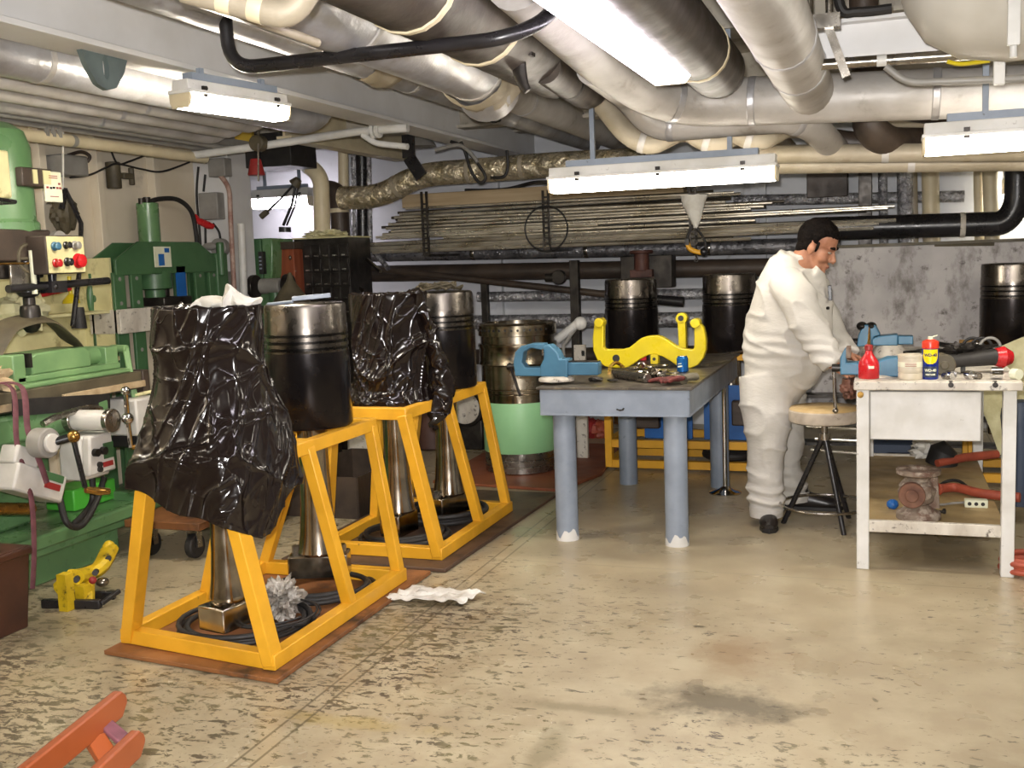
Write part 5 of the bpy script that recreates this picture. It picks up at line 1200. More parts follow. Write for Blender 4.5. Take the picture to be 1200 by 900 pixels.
# on the lower shelf
SZ = .222
def sz(x, y): return atz(x, y, SZ)
q = sz(1076, 607); t = thing('pump_casing', 'rusty grey pump casing standing on the workbench shelf', 'pump', V((q.x, q.y, SZ)))
part('foot', MB().lathe([(.1, 0), (.1, .03), (.075, .045), (.05, .07)], (q.x, q.y, SZ), 28), M['rust'], t, bevel=.003)
vol = lump((q.x-.005, q.y, SZ+.125), (.085, .08, .075), 3, .18); part('volute', vol, M['rust'], t)
part('suction_flange', MB().cyl((q.x-.03, q.y-.09, SZ+.125), (q.x-.03, q.y-.05, SZ+.125), .06).cyl((q.x-.03, q.y-.1, SZ+.125), (q.x-.03, q.y-.09, SZ+.125), .03), pm('rust_red', '#75503c', .7, 0, '#573626', 14), t, bevel=.004)
part('top_flange', MB().lathe([(.05, .18), (.06, .2), (.1, .215), (.1, .238), (.05, .238), (.045, .225), (.002, .22)], (q.x, q.y, SZ), 32), M['rust'], t, bevel=.003)
part('rib', MB().bar((q.x+.07, q.y, SZ+.05), (q.x+.06, q.y, SZ+.2), .03, .05), M['rust'], t, bevel=.004)
q = sz(1046, 596); solo('blue_cap', lump(q+V((0, 0, .022)), (.028, .028, .024), 4, .2), M['deep_blue'], 'small blue cap on the shelf beside the pump casing', 'cap')
a = sz(1098, 580)+V((0, 0, .03)); b = sz(1195, 590)+V((0, 0, .03))
solo('hose', MB().tube(spline([a, sz(1120, 578)+V((0, 0, .03)), sz(1150, 585)+V((0, 0, .03)), b], 8), [.03, .032]+[.024]*23, 12), M['orange_rubber'], 'orange red hose on the shelf behind the power strip', 'hose')
solo('hose', MB().tube([sz(1098, 549)+V((0, 0, .03)), sz(1130, 546)+V((0, 0, .05)), sz(1168, 542)+V((0, 0, .05))], [.022, .026, .026], 12), M['orange_rubber'], 'straight orange pipe lying at the back of the shelf', 'hose')
q = sz(1143, 594); t = thing('power_strip', 'white power strip with three sockets on the shelf', 'power strip', q)
part('body', MB().bb(q+V((-.05, -.025, 0)), q+V((.055, .025, .038))), M['paper'], t, bevel=.004)
for dx in (-.028, .002, .032): part('socket', MB().cyl(q+V((dx, -.027, .02)), q+V((dx, -.02, .02)), .009), M['black_rubber'], t)
solo('cable', MB().tube(spline([q+V((-.05, 0, .02)), q+V((-.1, .02, .01)), q+V((-.16, -.03, .012)), q+V((-.2, .06, .012))], 6), .006, 8), M['grey_box'], 'grey lead of the power strip curling to the pump casing', 'cable')
solo('cable', MB().tube(spline([sz(1095, 575), sz(1108, 571)+V((0, 0, .03)), sz(1125, 573)+V((0, 0, .04)), sz(1143, 580)], 6), .008, 8), M['black_rubber'], 'black cable arching over the orange hose on the shelf', 'cable')
solo('bolt', MB().cyl(sz(1105, 602)+V((0, 0, .01)), sz(1096, 602)+V((0, 0, .01)), .008).cyl(sz(1108, 602)+V((0, 0, .012)), sz(1105, 602)+V((0, 0, .012)), .014, n=6), M['dark_metal'], 'dark bolt on the shelf right of the pump casing', 'bolt')
q = sz(1107, 545); solo('black_cone', MB().tube([q+V((-.02, 0, 0)), q+V((.0, 0, .08)), q+V((.03, 0, .11))], [.09, .085, .05], 20), M['black_rubber'], 'black rubber boot at the back of the shelf', 'boot')
solo('rag', lump(sz(1090, 540)+V((0, .1, .06)), (.1, .08, .06), 6, .7), M['cloth_white'], 'grey white rag behind the black rubber boot on the shelf', 'rag')
# stool
q = atz(953, 620); cx, cy = aty(966, 485, 5.84).x, 5.84; zs = aty(966, 476, 5.84).z
t = thing('stool', 'round padded workshop stool with three black legs beside the bench', 'stool', (cx, cy, 0))
sr = 41/1250*(cy*math.cos(PS)-cx*math.sin(PS))
st_ = part('seat', MB().lathe([(.0, zs-.08), (sr*.97, zs-.08), (sr, zs-.07), (sr, zs-.02), (sr*.97, zs-.012)], (cx, cy, 0), 48), M['seat_side'], t, bevel=.004)
part('seat_cover', MB().lathe([(sr*.985, zs-.014), (sr*.95, zs-.003), (.01, zs)], (cx, cy, 0), 48), M['seat_top'], t, smooth=60)
hub = V((cx, cy, zs-.16)); part('hub', MB().cyl(hub, (cx, cy, zs-.08), .018).cyl(hub+V((0, 0, -.02)), hub+V((0, 0, .015)), .032), M['steel'], t)
f1 = atz(918, 613); f2 = atz(989, 627); f3 = V((-.2, 6.14, 0))
for f_ in (f1, f2, f3): part('leg', MB().cyl(f_, hub+(f_-hub)*.05+V((0, 0, .01)), .014, n=14), M['black_paint'], t)
k = .28; R_ = max((hub.lerp(f_, 1-k)-V((cx, cy, hub.lerp(f_, 1-k).z))).length for f_ in (f1, f2, f3))
part('foot_ring', MB().torus((cx, cy, hub.z*k+.0), R_*1.0, .008, 48, 8), M['steel'], t)
# orange hose coil at the right edge
q = atz(1206, 672); coil('orange red hose coil on the floor at the right edge of the view', (q.x, q.y, .0), .12, .014, 5, 5, M['orange_rubber'])
# the orange slatted chair in the foreground: backrest slats seen from above
zf = .62
ch = thing('wooden_chair', 'orange painted slatted wooden chair at the lower left corner', 'chair', (-1.5, 1.5, 0))
e1 = atz(142, 822, zf); g1 = atz(-20, 955, zf-.02); e2 = atz(163, 868, zf-.05); g2 = atz(40, 985, zf-.07)
def nose(e, g, w, th):
    e = V(e); g = V(g); d = (g-e).normalized(); up_ = (FW*-.2+V((0, 0, 1))).normalized(); n = d.cross(up_).cross(d).normalized()
    L = (g-e).length; pol = [(0, -w/2+.014), (-.007, -w/2+.022), (-.01, 0), (-.005, w/2-.014), (.01, w/2), (L, w/2), (L, -w/2), (.012, -w/2)]
    return MB().prism(pol, th, e, d, n)
part('slat', nose(e1, g1, .058, .02), M['orange_wood'], ch, bevel=.004)
part('slat', nose(e2, g2, .058, .02), M['orange_wood'], ch, bevel=.004)
dd = (g1-e1).normalized()
part('batten', MB().bar(e1+dd*.06+V((0, 0, -.02)), e2+dd*.035+V((0, 0, .01)), .03, .012), M['purple'], ch, bevel=.003)
part('batten', MB().bar(e1+dd*.10+V((0, 0, -.03)), e2+dd*.08+V((0, 0, -.03)), .04, .02), M['orange_wood'], ch, bevel=.003)
part('post', MB().bar(e2+dd*.3+V((0, 0, -.05)), V(((e2+dd*.3).x, (e2+dd*.3).y, 0)), .045, .035), M['orange_wood'], ch, bevel=.004)
part('post', MB().bar(e1+dd*.3+V((-.1, .1, -.05)), V(((e1+dd*.3).x-.1, (e1+dd*.3).y+.1, 0)), .045, .035), M['orange_wood'], ch, bevel=.004)
part('seat_board', MB().box((e1+dd*.5+V((-.1, -.1, -.25))), (.4, .4, .025)), M['orange_wood'], ch, bevel=.004)
# ================================================================== tool cabinet and clutter by the far bay
Yc = 7.75
a = aty(343, 281, Yc); b = aty(411, 350, Yc)
t = thing('tool_cabinet', 'dark cabinet of many small drawers behind the near pistons', 'cabinet', ((a.x+b.x)/2, Yc+.2, 0))
part('case', MB().bb((a.x, Yc+.012, 0), (b.x, Yc+.4, a.z)), M['dark_metal'], t, bevel=.004)
nr, nc = 5, 6
for r_ in range(nr):
    for c_ in range(nc):
        w = (b.x-a.x)/nc; h = .115
        x0 = a.x+c_*w+.006; z1 = a.z-.05-r_*(h)
        d = part('drawer', MB().bb((x0, Yc, z1-h+.012), (x0+w-.012, Yc+.05, z1)), M['dark_metal'], t, bevel=.003)
        part('drawer_pull', MB().bb((x0+.02, Yc-.012, z1-h+.02), (x0+w-.032, Yc+.0, z1-h+.032)), M['steel'], d)
part('top_strip', MB().bb((a.x, Yc-.01, a.z), (b.x, Yc+.42, a.z+.012)), M['khaki_panel'], t)
for i, (x, y, lb) in enumerate(((375, 276, 'crumpled cream papers on top of the drawer cabinet'), (388, 277, 'second crumpled paper on top of the drawer cabinet'))):
    q = aty(x, y, Yc+.15); q.z = a.z+.03; solo('paper_heap', lump(q, (.12, .1, .035), 20+i, .8, 30, 16, 3), M['cloth_cream'], lb, 'paper')
# brown board locker beside it
a2 = aty(321, 284, 7.6); b2 = aty(346, 355, 7.6)
t = thing('board_locker', 'reddish brown wooden locker left of the drawer cabinet', 'locker', ((a2.x+b2.x)/2, 7.8, 0))
part('body', MB().bb((a2.x, 7.62, 0), (b2.x, 8.0, a2.z-.06)), M['board_red'], t, bevel=.004)
part('top', MB().bb((a2.x-.01, 7.6, a2.z-.06), (b2.x+.02, 8.02, a2.z)), M['brown_pipe'], t, bevel=.004)
part('latch', MB().ell(aty(340, 302, 7.6), (.012, .012, .02)), M['steel'], t)
a2 = aty(291, 280, 7.45); b2 = aty(320, 335, 7.45)
t = thing('green_machine_head', 'dark green machine head with control strip left of the brown locker', 'machine', ((a2.x+b2.x)/2, 7.6, 0))
part('body', MB().bb((a2.x, 7.47, b2.z), (a2.x+.1, 7.85, a2.z)), M['dark_green'], t, bevel=.01)
part('front', MB().prism([(a2.x+.1, b2.z-.02), (a2.x+.15, b2.z-.02), (b2.x-.02, b2.z+.1), (b2.x, a2.z-.06), (b2.x-.01, a2.z), (a2.x+.1, a2.z)], .34, (0, 7.65, 0), (1, 0, 0), (0, 0, 1)), M['green'], t, bevel=.01)
q = aty(307, 308, 7.45); part('switch_strip', MB().bb(q+V((-.02, -.02, -.09)), q+V((.02, .04, .09))), M['black_rubber'], t, bevel=.004)
for k in range(4): part('switch_key', MB().box(q+V((0, -.022, -.045+k*.03)), (.02, .006, .012)), M['grey_paint'], t)
part('pedestal', MB().bb((a2.x+.02, 7.5, 0), (b2.x-.03, 7.8, b2.z)), M['green'], t, bevel=.01)
q = aty(322, 335, 7.2); t = thing('bench_grinder', 'grey bench grinder with guard in front of the brown locker', 'grinder', q)
part('motor', MB().cyl(q+V((-.12, 0, 0)), q+V((.06, 0, 0)), .06), M['grey_box'], t, bevel=.01)
part('wheel', MB().cyl(q+V((-.2, 0, 0)), q+V((-.16, 0, 0)), .09), M['dark_metal'], t, bevel=.004)
part('wheel', MB().cyl(q+V((.1, 0, 0)), q+V((.14, 0, 0)), .09), M['dark_metal'], t, bevel=.004)
part('stand', MB().tube([q+V((0, 0, -.05)), (q.x, q.y, .03), (q.x, q.y, 0)], [.05, .05, .15], 16), M['dark_green'], t)
q = aty(341, 345, 6.9); solo('metal_hopper', MB().lathe([(.16, -.08), (.15, -.07), (.03, .1), (.012, .16)], q, 24), M['drab'], 'grey cone shaped funnel behind the near pistons', 'funnel')
# pole that carries the hopper: a bench behind
t = thing('side_bench', 'low dark bench carrying the cone funnel behind the pistons', 'bench', (-3.95, 7.0, 0))
zb_ = q.z-.085
part('top', MB().bb((q.x-.5, 6.6, zb_-.04), (q.x+.3, 7.05, zb_)), M['brown_pipe'], t, bevel=.004)
for dx in (-.45, .25):
    for y in (6.65, 7.0): part('leg', MB().bb((q.x+dx-.03, y-.03, 0), (q.x+dx+.03, y+.03, zb_-.04)), M['dark_metal'], t)
# lamp arms in the far bay
al = thing('jointed_lamp', 'jointed desk lamp standing on the drawer cabinet in front of the far lamp', 'lamp', aty(333, 268, 7.7))
part('arm', MB().tube([aty(332, 264, 7.7), aty(342, 240, 7.7), aty(347, 214, 7.7)], .012, 8).tube([aty(336, 264, 7.7), aty(346, 240, 7.7), aty(350, 214, 7.7)], .008, 8), M['black_paint'], al)
part('upper_arm', MB().tube([aty(348, 212, 7.7), aty(330, 232, 7.68), aty(309, 252, 7.65)], .01, 8), M['black_paint'], al)
part('joint', MB().tube([aty(345, 216, 7.7), aty(350, 210, 7.7)], [.05, .03], 14), M['drab'], al)
part('lamp_head', MB().tube([aty(306, 254, 7.65), aty(313, 248, 7.65)], .025, 10), M['drab'], al)
part('base', MB().cyl(aty(334, 272, 7.7), aty(334, 266, 7.7), .05), M['black_paint'], al)
# risers of the far bay
pipe('white pipe bending down to the drawer cabinet', [aty(352, 168, 7.9), aty(355, 190, 7.9), aty(376, 205, 7.9), aty(378, 278, 7.9)], .068, M['cream'], .16, (.12, .25), M['white_paint'])
pipe('dark brown pipe bending behind the white riser', [aty(380, 222, 8.2), aty(396, 224, 8.2), aty(400, 285, 8.2)], .08, M['brown_pipe'], .16, (.5,), M['cream'])
pipe('cream riser left of the foil pipes', [aty(402, 170, 8.35), aty(405, 360, 8.35)], .045, M['cream'])
pipe('foil wrapped riser right of the cream riser', [aty(415, 180, 8.5), aty(417, 360, 8.5)], .03, M['foil_silver'])
pipe('black riser between the foil risers', [aty(424, 180, 8.45), aty(426, 350, 8.45)], .055, M['black_paint'])
pipe('second foil riser beside the black riser', [aty(432, 170, 8.4), aty(434, 290, 8.4), aty(455, 315, 8.3)], .022, M['foil_silver'], .06)
pipe('bright thin bar slanting behind the wrapped pistons', [aty(411, 328, 8.0), aty(425, 340, 7.9)], .016, M['chrome'])
pipe('bright thin rod leaning below the steel rods', [aty(430, 304, 8.0), aty(446, 318, 7.9)], .016, M['chrome'])
# fat foil duct under the girder
pipe('crinkled foil duct under the girder bending down at its left end', [aty(400, 232, 8.0), aty(445, 231, 8.0), aty(490, 205, 8.0), aty(660, 192, 8.0), aty(760, 188, 8.0)], .095, M['foil'], .22, (.2, .45, .62), M['lag_tan'], n=28)
dh = MB().bar(aty(478, 158, 7.0), aty(479, 185, 7.0), .09, .02, up=(0, 1, 0)).bar(aty(479, 184, 7.0), aty(494, 207, 6.98), .09, .02, up=(0, 1, 0))
solo('black_bracket', dh, M['black_paint'], 'bent black flat bar hanging from the girder by the foil duct', 'bracket')
solo('cable_loop', MB().tube(spline([aty(528, 166, 7.4), aty(543, 172, 7.4), aty(560, 192, 7.4), aty(569, 208, 7.4), aty(562, 214, 7.4), aty(552, 200, 7.4), aty(545, 178, 7.4), aty(540, 166, 7.4)], 8), .012, 8), M['black_rubber'], 'black cable loop hanging in front of the foil duct', 'cable')
solo('cable', MB().tube(spline([aty(594, 176, 7.6), aty(595, 196, 7.6), aty(590, 207, 7.6), aty(575, 208, 7.6)], 8), .012, 8), M['black_rubber'], 'short black hook of cable on the foil duct', 'cable')
solo('cable', MB().tube(spline([aty(510, 176, 7.3), aty(535, 170, 7.3), aty(548, 176, 7.3), aty(560, 190, 7.3)], 8), .014, 8), M['grey_box'], 'grey cable bundle running into the black cable loop', 'cable')
cn = MB().lathe([(.03, .12), (.12, .02), (.13, 0)], aty(492, 172, 7.8), 20)
solo('grey_cone', cn, M['grey_box'], 'grey cone fitting between the black bar and the foil duct', 'fitting')
# plank and rods on the wall rack
a = aty(475, 238, 8.35); b = aty(700, 226, 8.35)
solo('wooden_plank', MB().bb((a.x, 8.28, a.z-.045), (b.x+.7, 8.42, a.z+.065)), M['wood'], 'long wooden plank lying on top of the steel rods', 'plank', bevel=.004)
solo('cable', MB().tube(spline([aty(545, 223, 8.3), aty(590, 222, 8.3), aty(625, 214, 8.2), aty(645, 214, 7.0)], 8), .014, 8), M['black_rubber'], 'black cable leading to the left end of the long lamp', 'cable')
random.seed(5)
rods = []
spec = [  # left px, right px, y at px 640, radius
 (475, 860, 236, .012), (468, 868, 241, .015), (462, 850, 246, .016), (466, 905, 250, .014), (455, 895, 254, .016), (452, 880, 258, .016), (458, 1048, 262, .014),
 (448, 1040, 265, .016), (440, 700, 268, .012), (446, 885, 270, .016), (520, 1030, 274, .014), (432, 1050, 277, .017), (428, 1030, 281, .015), (424, 1024, 284, .017), (436, 880, 288, .017)]
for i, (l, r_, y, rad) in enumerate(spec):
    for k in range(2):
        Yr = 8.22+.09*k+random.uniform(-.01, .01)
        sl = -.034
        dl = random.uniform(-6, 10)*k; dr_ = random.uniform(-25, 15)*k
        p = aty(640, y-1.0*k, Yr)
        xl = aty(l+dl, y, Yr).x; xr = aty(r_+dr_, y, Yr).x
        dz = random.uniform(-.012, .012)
        o = solo('steel_rod', MB().cyl((xl, Yr, p.z+dz*.5), (xr, Yr, p.z-dz), rad*(.8 if k == 0 else .72), n=12), M['rod_steel' if k == 0 else 'rod_shade'], ('bright thin steel rod stacked in the wall rack under the plank' if k == 0 else 'thin steel rod with gap shade painted in, behind the bright rods of the wall rack'), 'rod', ('bright steel rods in the wall rack' if k == 0 else 'shade-coloured steel rods in the wall rack'))
zr0 = aty(640, 292, 8.2).z
for x, lb in ((498, 'left perforated steel upright holding the rods'), (640, 'right perforated steel upright holding the rods'), (812, 'third steel upright holding the rods, behind the hanging rag')):
    c = aty(x, 262, 8.15); t = thing('rod_rack', lb, 'rack', (c.x, 8.3, zr0))
    up_ = MB()
    for dx in (-.022, .022): up_.bb((c.x+dx-.008, 8.145, zr0-.01), (c.x+dx+.008, 8.165, c.z+.26))
    for k in range(11): up_.bb((c.x-.02, 8.147, zr0+k*.04), (c.x+.02, 8.163, zr0+k*.04+.014))
    part('upright', up_, M['dark_metal'], t)
    part('arm', MB().bb((c.x-.02, 8.15, zr0-.02), (c.x+.02, 9.3, zr0+.0)), M['dark_metal'], t)
solo('cable_loop', MB().torus(aty(640, 268, 8.1), .175, .007, 48, 8, 'Y'), M['black_rubber'], 'round black cable hoop hanging on the rod rack', 'cable')
# hanging rag and chain
q = aty(813, 228, 7.7); rgm = MB().tube([q, q+V((0, 0, -.06)), q+V((.01, 0, -.18)), q+V((-.0, 0, -.24))], [(.1, .04), (.085, .05), (.04, .03), (.012, .012)], 16, side=(1, 0, 0))
rgm.v = [v+V((noise.noise(v*14), 0, noise.noise(v*14+V((3, 3, 3)))))*.015 for v in rgm.v]
solo('rag', rgm, M['cloth_white'], 'white rag hanging below the long lamp', 'rag')
t = thing('chain_hoist', 'small hook with yellow chain hanging below the white rag', 'chain hoist', q+V((0, 0, -.5)))
ck = MB()
for k in range(8): ck.torus(q+V((.01, 0, -.24-k*.032)), .012, .004, 12, 6, 'Y' if k % 2 else 'X')
part('chain', ck, M['dark_metal'], t)
part('sling', MB().tube(spline([aty(813, 262, 7.7), aty(806, 276, 7.7), aty(803, 288, 7.7)], 5), .01, 8).tube(spline([aty(813, 262, 7.7), aty(822, 275, 7.7), aty(827, 287, 7.7), aty(824, 300, 7.7)], 5), .01, 8), M['black_rubber'], t)
part('hook', MB().tube(spline([aty(805, 283, 7.7), aty(808, 291, 7.7), aty(816, 295, 7.7), aty(825, 296, 7.7)], 5), .018, 10), M['yellow'], t)
part('hook_body', MB().bb(aty(803, 284, 7.7)+V((0, -.02, -.02)), aty(808, 280, 7.7)+V((0, .02, .0))).ell(aty(825, 295, 7.7), (.03, .03, .03)), M['black_paint'], t)
# long pipes along the back wall
def wallpipe(label, y0, x0, x1_, y1, Yp, r, m, **k):
    p = aty(x0, y0, Yp); q = aty(x1_, y1, Yp); return pipe(label, [p, q], r, m, **k)
wallpipe('dark foil pipe running under the steel rods', 299, 432, 985, 287, 8.9, .062, M['foil_dark'], bands=(.25, .5, .75), bm=M['steel'])
wallpipe('dark brown pipe second below the steel rods', 321, 430, 985, 312, 8.95, .075, M['brown_pipe'])
wallpipe('silver foil pipe third below the steel rods', 348, 560, 985, 342, 9.0, .045, M['foil_silver'], bands=(.3, .7), bm=M['white_paint'])
wallpipe('lowest silver foil pipe behind the green liner', 378, 550, 985, 372, 9.0, .065, M['foil_silver'], bands=(.4,), bm=M['dark_metal'])
wallpipe('thin rusty pipe slanting across the back pipes', 314, 432, 720, 346, 8.75, .03, M['brown_pipe'])
wallpipe('brown drain pipe low along the back wall', 420, 430, 985, 412, 9.1, .07, M['brown_pipe'])
wallpipe('foil strip pipe high on the back wall at right', 235, 860, 1130, 230, 9.15, .045, M['foil_silver'])
for x, yt, yb, w, Yp, lb in ((673, 305, 560, .075, 8.7, 'dark steel post between the liner and the bare pistons'), (568, 332, 560, .06, 8.8, 'dark steel post behind the green liner'), (1014, 190, 560, .1, 8.8, 'black post right of the person')):
    p = aty(x, yt, Yp); q = aty(x, yb, Yp)
    solo('steel_post', MB().bb((p.x-w/2, Yp-w/2, 0), (p.x+w/2, Yp+w/2, p.z+(.25 if x > 1000 else 0))), M['dark_metal'], lb, 'post', bevel=.004)
q = aty(768, 318, 8.6); solo('pipe_box', MB().bb(q+V((-.27, -.08, -.13)), q+V((.15, .1, .13))), M['dark_metal'], 'dark square box on the brown back pipe behind the first bare piston', 'box', bevel=.006)
q = aty(752, 310, 8.45); solo('valve', MB().cyl(q+V((0, 0, -.05)), q+V((0, 0, .1)), .06).torus(q+V((0, 0, .1)), .08, .015, 24, 8).bb(q+V((-.09, -.04, -.1)), q+V((.09, .04, -.04))), pm('rusty2', '#5b362c', .6, 0, '#432821', 12), 'rusty valve above the first bare piston', 'valve', bevel=.004)
q = aty(765, 352, 8.5); solo('black_pipe_end', MB().cyl(q+V((-.1, 0, .02)), q+V((.25, 0, -.02)), .04), M['black_paint'], 'black pipe end beside the first bare piston', 'pipe')
q = aty(655, 325, 8.6); solo('pressure_gauge', MB().cyl(q+V((0, -.03, 0)), q+V((0, .03, 0)), .06).cyl(q+V((-.12, 0, 0)), q+V((-.04, 0, 0)), .035), M['dark_metal'], 'dark gauge and brass cap on the slanting pipe', 'gauge', bevel=.006)
q = aty(560, 337, 8.3)
# white jointed lamp behind the grey table
t = thing('white_desk_lamp', 'white jointed lamp arm behind the blue vise of the grey table', 'lamp', aty(668, 440, 7.6))
part('shade', MB().tube([aty(653, 398, 7.6), aty(678, 378, 7.6)], .032, 14).ell(aty(680, 379, 7.6), (.05, .04, .05)), M['white_paint'], t)
part('arm', MB().tube([aty(678, 380, 7.6), aty(660, 405, 7.6), aty(661, 422, 7.6)], .014, 10), M['grey_box'], t)
part('stem', MB().bb(aty(676, 404, 7.6)+V((-.02, -.02, 0)), (aty(686, 404, 7.6).x, 7.62, 0)), M['white_worn'], t, bevel=.003)
q = aty(684, 414, 7.59); part('stem_slot', MB().bb(q+V((-.015, -.01, -.02)), q+V((.01, .0, .02))), M['black_rubber'], t)

# ------------------------------------------------------------------ rear stand with the two bare pistons
Y0, Y1 = 7.3, 7.78
t = thing('piston_stand', 'low yellow steel stand with blue panels behind the grey table', 'stand', (-1.4, 7.54, 0))
xa, xb = atz(712, 548).x+.03, -.72
for z in (.045, .19):
    part('base_rail', MB().bar((xa, Y0, z), (xb, Y0, z), .05, .055), M['yellow'], t, bevel=.003)
    part('base_rail', MB().bar((xa, Y1, z), (xb, Y1, z), .05, .055), M['yellow'], t, bevel=.003)
    part('base_rail', MB().bar((xa, Y0, z), (xa, Y1, z), .05, .055), M['yellow'], t, bevel=.003)
    part('base_rail', MB().bar((xb, Y0, z), (xb, Y1, z), .05, .055), M['yellow'], t, bevel=.003)
for x in (xa, xb):
    for y in (Y0, Y1): part('leg', MB().bar((x, y, 0.02), (x, y, .8), .06, .05, up=(1, 0, 0)), M['yellow'], t, bevel=.003)
part('top_plate', MB().bb((xa, Y0, .775), (xb, Y1, .815)), M['yellow'], t, bevel=.003)
part('panel', MB().bb((-1.62, Y0+.05, .22), (-1.28, Y0+.07, .6)), M['deep_blue'], t, bevel=.003)
part('panel', MB().bb((-1.2, Y0+.05, .22), (xb-.03, Y0+.07, .6)), M['deep_blue'], t, bevel=.003)
part('clamp_block', MB().bb((-1.72, Y0-.02, .3), (-1.5, Y0+.06, .55)), M['brown_pipe'], t, bevel=.01)
part('clamp_block', MB().bb((-1.0, Y0-.02, .33), (-.85, Y0+.06, .5)), M['brown_pipe'], t, bevel=.01)
piston('bare piston behind the yellow clamp, left one of the rear pair', -1.73, 7.5, .815, .53, .19, rod=.3)
piston('bare piston right behind the person, beside its rear twin', -1.03, 7.5, .815, .545, .19, rod=.3)
q = aty(872, 542, 7.4); solo('black_hose', MB().torus((-1.05, 7.5, .1), .16, .03, 36, 10), M['black_rubber'], 'black hose ring lying in the rear yellow stand', 'hose')
t = thing('piston_stand', 'yellow steel stand half hidden behind the white workbench', 'stand', (.78, 7.35, 0))
for x in (.5, 1.06):
    for y in (7.1, 7.6): part('leg', MB().bar((x, y, 0), (x, y, .84), .06, .05, up=(1, 0, 0)), M['yellow'], t, bevel=.003)
part('top_plate', MB().bb((.45, 7.05, .84), (1.1, 7.65, .875)), M['yellow'], t, bevel=.003)
for y in (7.1, 7.6): part('base_rail', MB().bar((.5, y, .06), (1.06, y, .06), .05, .055), M['yellow'], t, bevel=.003)
piston('bare piston standing behind the right end of the white workbench', .74, 7.35, .875, .5, .19, rod=.3)
cl_ = MB().tube(spline([(.62, 7.02, .87), (.7, 6.98, .7), (.78, 6.98, .5), (.85, 7.0, .3)], 6), [(.22, .02)]*19, 20, side=(1, 0, 0))
cl_.v = [v+V((0, noise.noise(v*7)*.05, 0)) for v in cl_.v]
solo('cloth', cl_, M['cloth_cream'], 'cream cloth draped under the piston behind the workbench', 'cloth')
solo('boiler_suit', MB().tube(spline([aty(1192, 470, 6.2), aty(1196, 520, 6.2), aty(1194, 590, 6.2)], 5), [(.05, .06), (.08, .08)]+[(.09, .09)]*9, 14), M['navy'], 'dark blue garment hanging beyond the right leg of the workbench', 'garment')
# big stained steel plate
a = aty(976, 291, 7.95); 
solo('steel_plate', MB().bb((a.x-.15, 7.95, .33), (2.2, 7.99, a.z)), M['dirty_panel'], 'large stained grey steel plate standing behind the white workbench', 'plate', bevel=.004)
solo('plate_angle', MB().bb((a.x-.15, 7.93, a.z), (2.2, 8.0, a.z+.02)), M['drab'], 'rusty angle iron along the top of the stained steel plate', 'angle iron')
for i, (x0, y0, x1_, y1, r_, m_) in enumerate(((945, 500, 1014, 503, .012, 'rod_steel'), (955, 514, 1014, 517, .014, 'rod_steel'), (950, 527, 1014, 532, .012, 'rod_steel'), (1062, 510, 1120, 509, .012, 'rod_steel'), (1062, 500, 1110, 498, .014, 'brown_pipe'))):
    p = aty(x0, y0, 7.75); q = aty(x1_, y1, 7.75); solo('steel_rod', MB().cyl(p, q, r_, n=12), M[m_], ('thin bright rod under the plate, top one behind the stool', 'thin bright rod under the plate, middle one behind the stool', 'thin bright rod under the plate, lowest one behind the stool', 'thin bright rod behind the navy crate', 'brown rod behind the navy crate')[i], 'rod')
sr_ = MB()
for x in (-.75, .3, 1.6): sr_.bb((x-.03, 7.7, 0), (x+.03, 7.95, .62))
for z in (.12, .3, .46): sr_.bb((-.75, 7.78, z), (1.6, 7.93, z+.02))
solo('rod_shelf', sr_, M['dark_metal'], 'dark low rack under the stained steel plate', 'rack')
a = aty(1008, 502, 7.2); b = aty(1068, 552, 7.2)
t = thing('navy_crate', 'navy blue plastic crate under the white workbench at the back', 'crate', ((a.x+b.x)/2, 7.3, 0))
part('body', MB().bb((a.x, 7.2, 0), (b.x, 7.55, b.z+.2)), M['navy'], t, bevel=.008); part('rim', MB().bb((a.x-.012, 7.19, b.z+.17), (b.x+.012, 7.56, b.z+.22)), M['navy'], t, bevel=.006)
part('lid', MB().bb((a.x, 7.2, b.z+.22), (b.x, 7.55, a.z)), M['navy'], t, bevel=.008)
q = atz(1045, 545); solo('navy_box', MB().bb((.0, 6.98, 0), (.24, 7.14, .2)), M['navy'], 'small navy box on the floor in front of the navy crate', 'box', bevel=.008)
# right hand back wall pipes
pipe('black pipe running right from the person and bending up', [aty(960, 268, 8.3), aty(1178, 262, 8.3), aty(1192, 240, 8.3), aty(1194, 120, 8.3)], .085, M['black_paint'], .14, (.47,), M['white_worn'])
pipe('bright foil wrapped riser on the back wall', [aty(1034, 190, 9.0), aty(1036, 300, 9.0)], .035, M['foil_silver'])
pipe('wide foil wrapped riser on the back wall', [aty(1060, 190, 9.0), aty(1062, 300, 9.0)], .06, M['foil_silver'])
pipe('tan riser touching the wide foil riser', [aty(1070, 190, 9.05), aty(1072, 300, 9.05)], .03, M['lag_tan'])
pipe('wide cream riser in the middle of the right back wall', [aty(1090, 190, 9.1), aty(1092, 300, 9.1)], .065, M['cream'])
pipe('thin cream riser left of the cream riser pair', [aty(1146, 190, 9.1), aty(1148, 300, 9.1)], .035, M['cream'])
pipe('cream riser near the tall black pipe', [aty(1160, 190, 9.0), aty(1163, 300, 9.0)], .055, M['cream'])
q = aty(970, 216, 9.2); solo('wall_box', MB().bb(q+V((-.16, -.1, -.11)), q+V((.16, .1, .11))).bb(q+V((-.08, -.08, .1)), q+V((.08, .08, .22))), M['brown_pipe'], 'dark brown box on the back wall above the person', 'box', bevel=.008)
q = aty(1108, 290, 7.97); solo('ledge_clutter', MB().tube([aty(1095, 287, 7.965), aty(1165, 286, 7.965)], .02, 8), M['drab'], 'rusty pipe offcut lying on the top edge of the steel plate', 'pipe offcut')
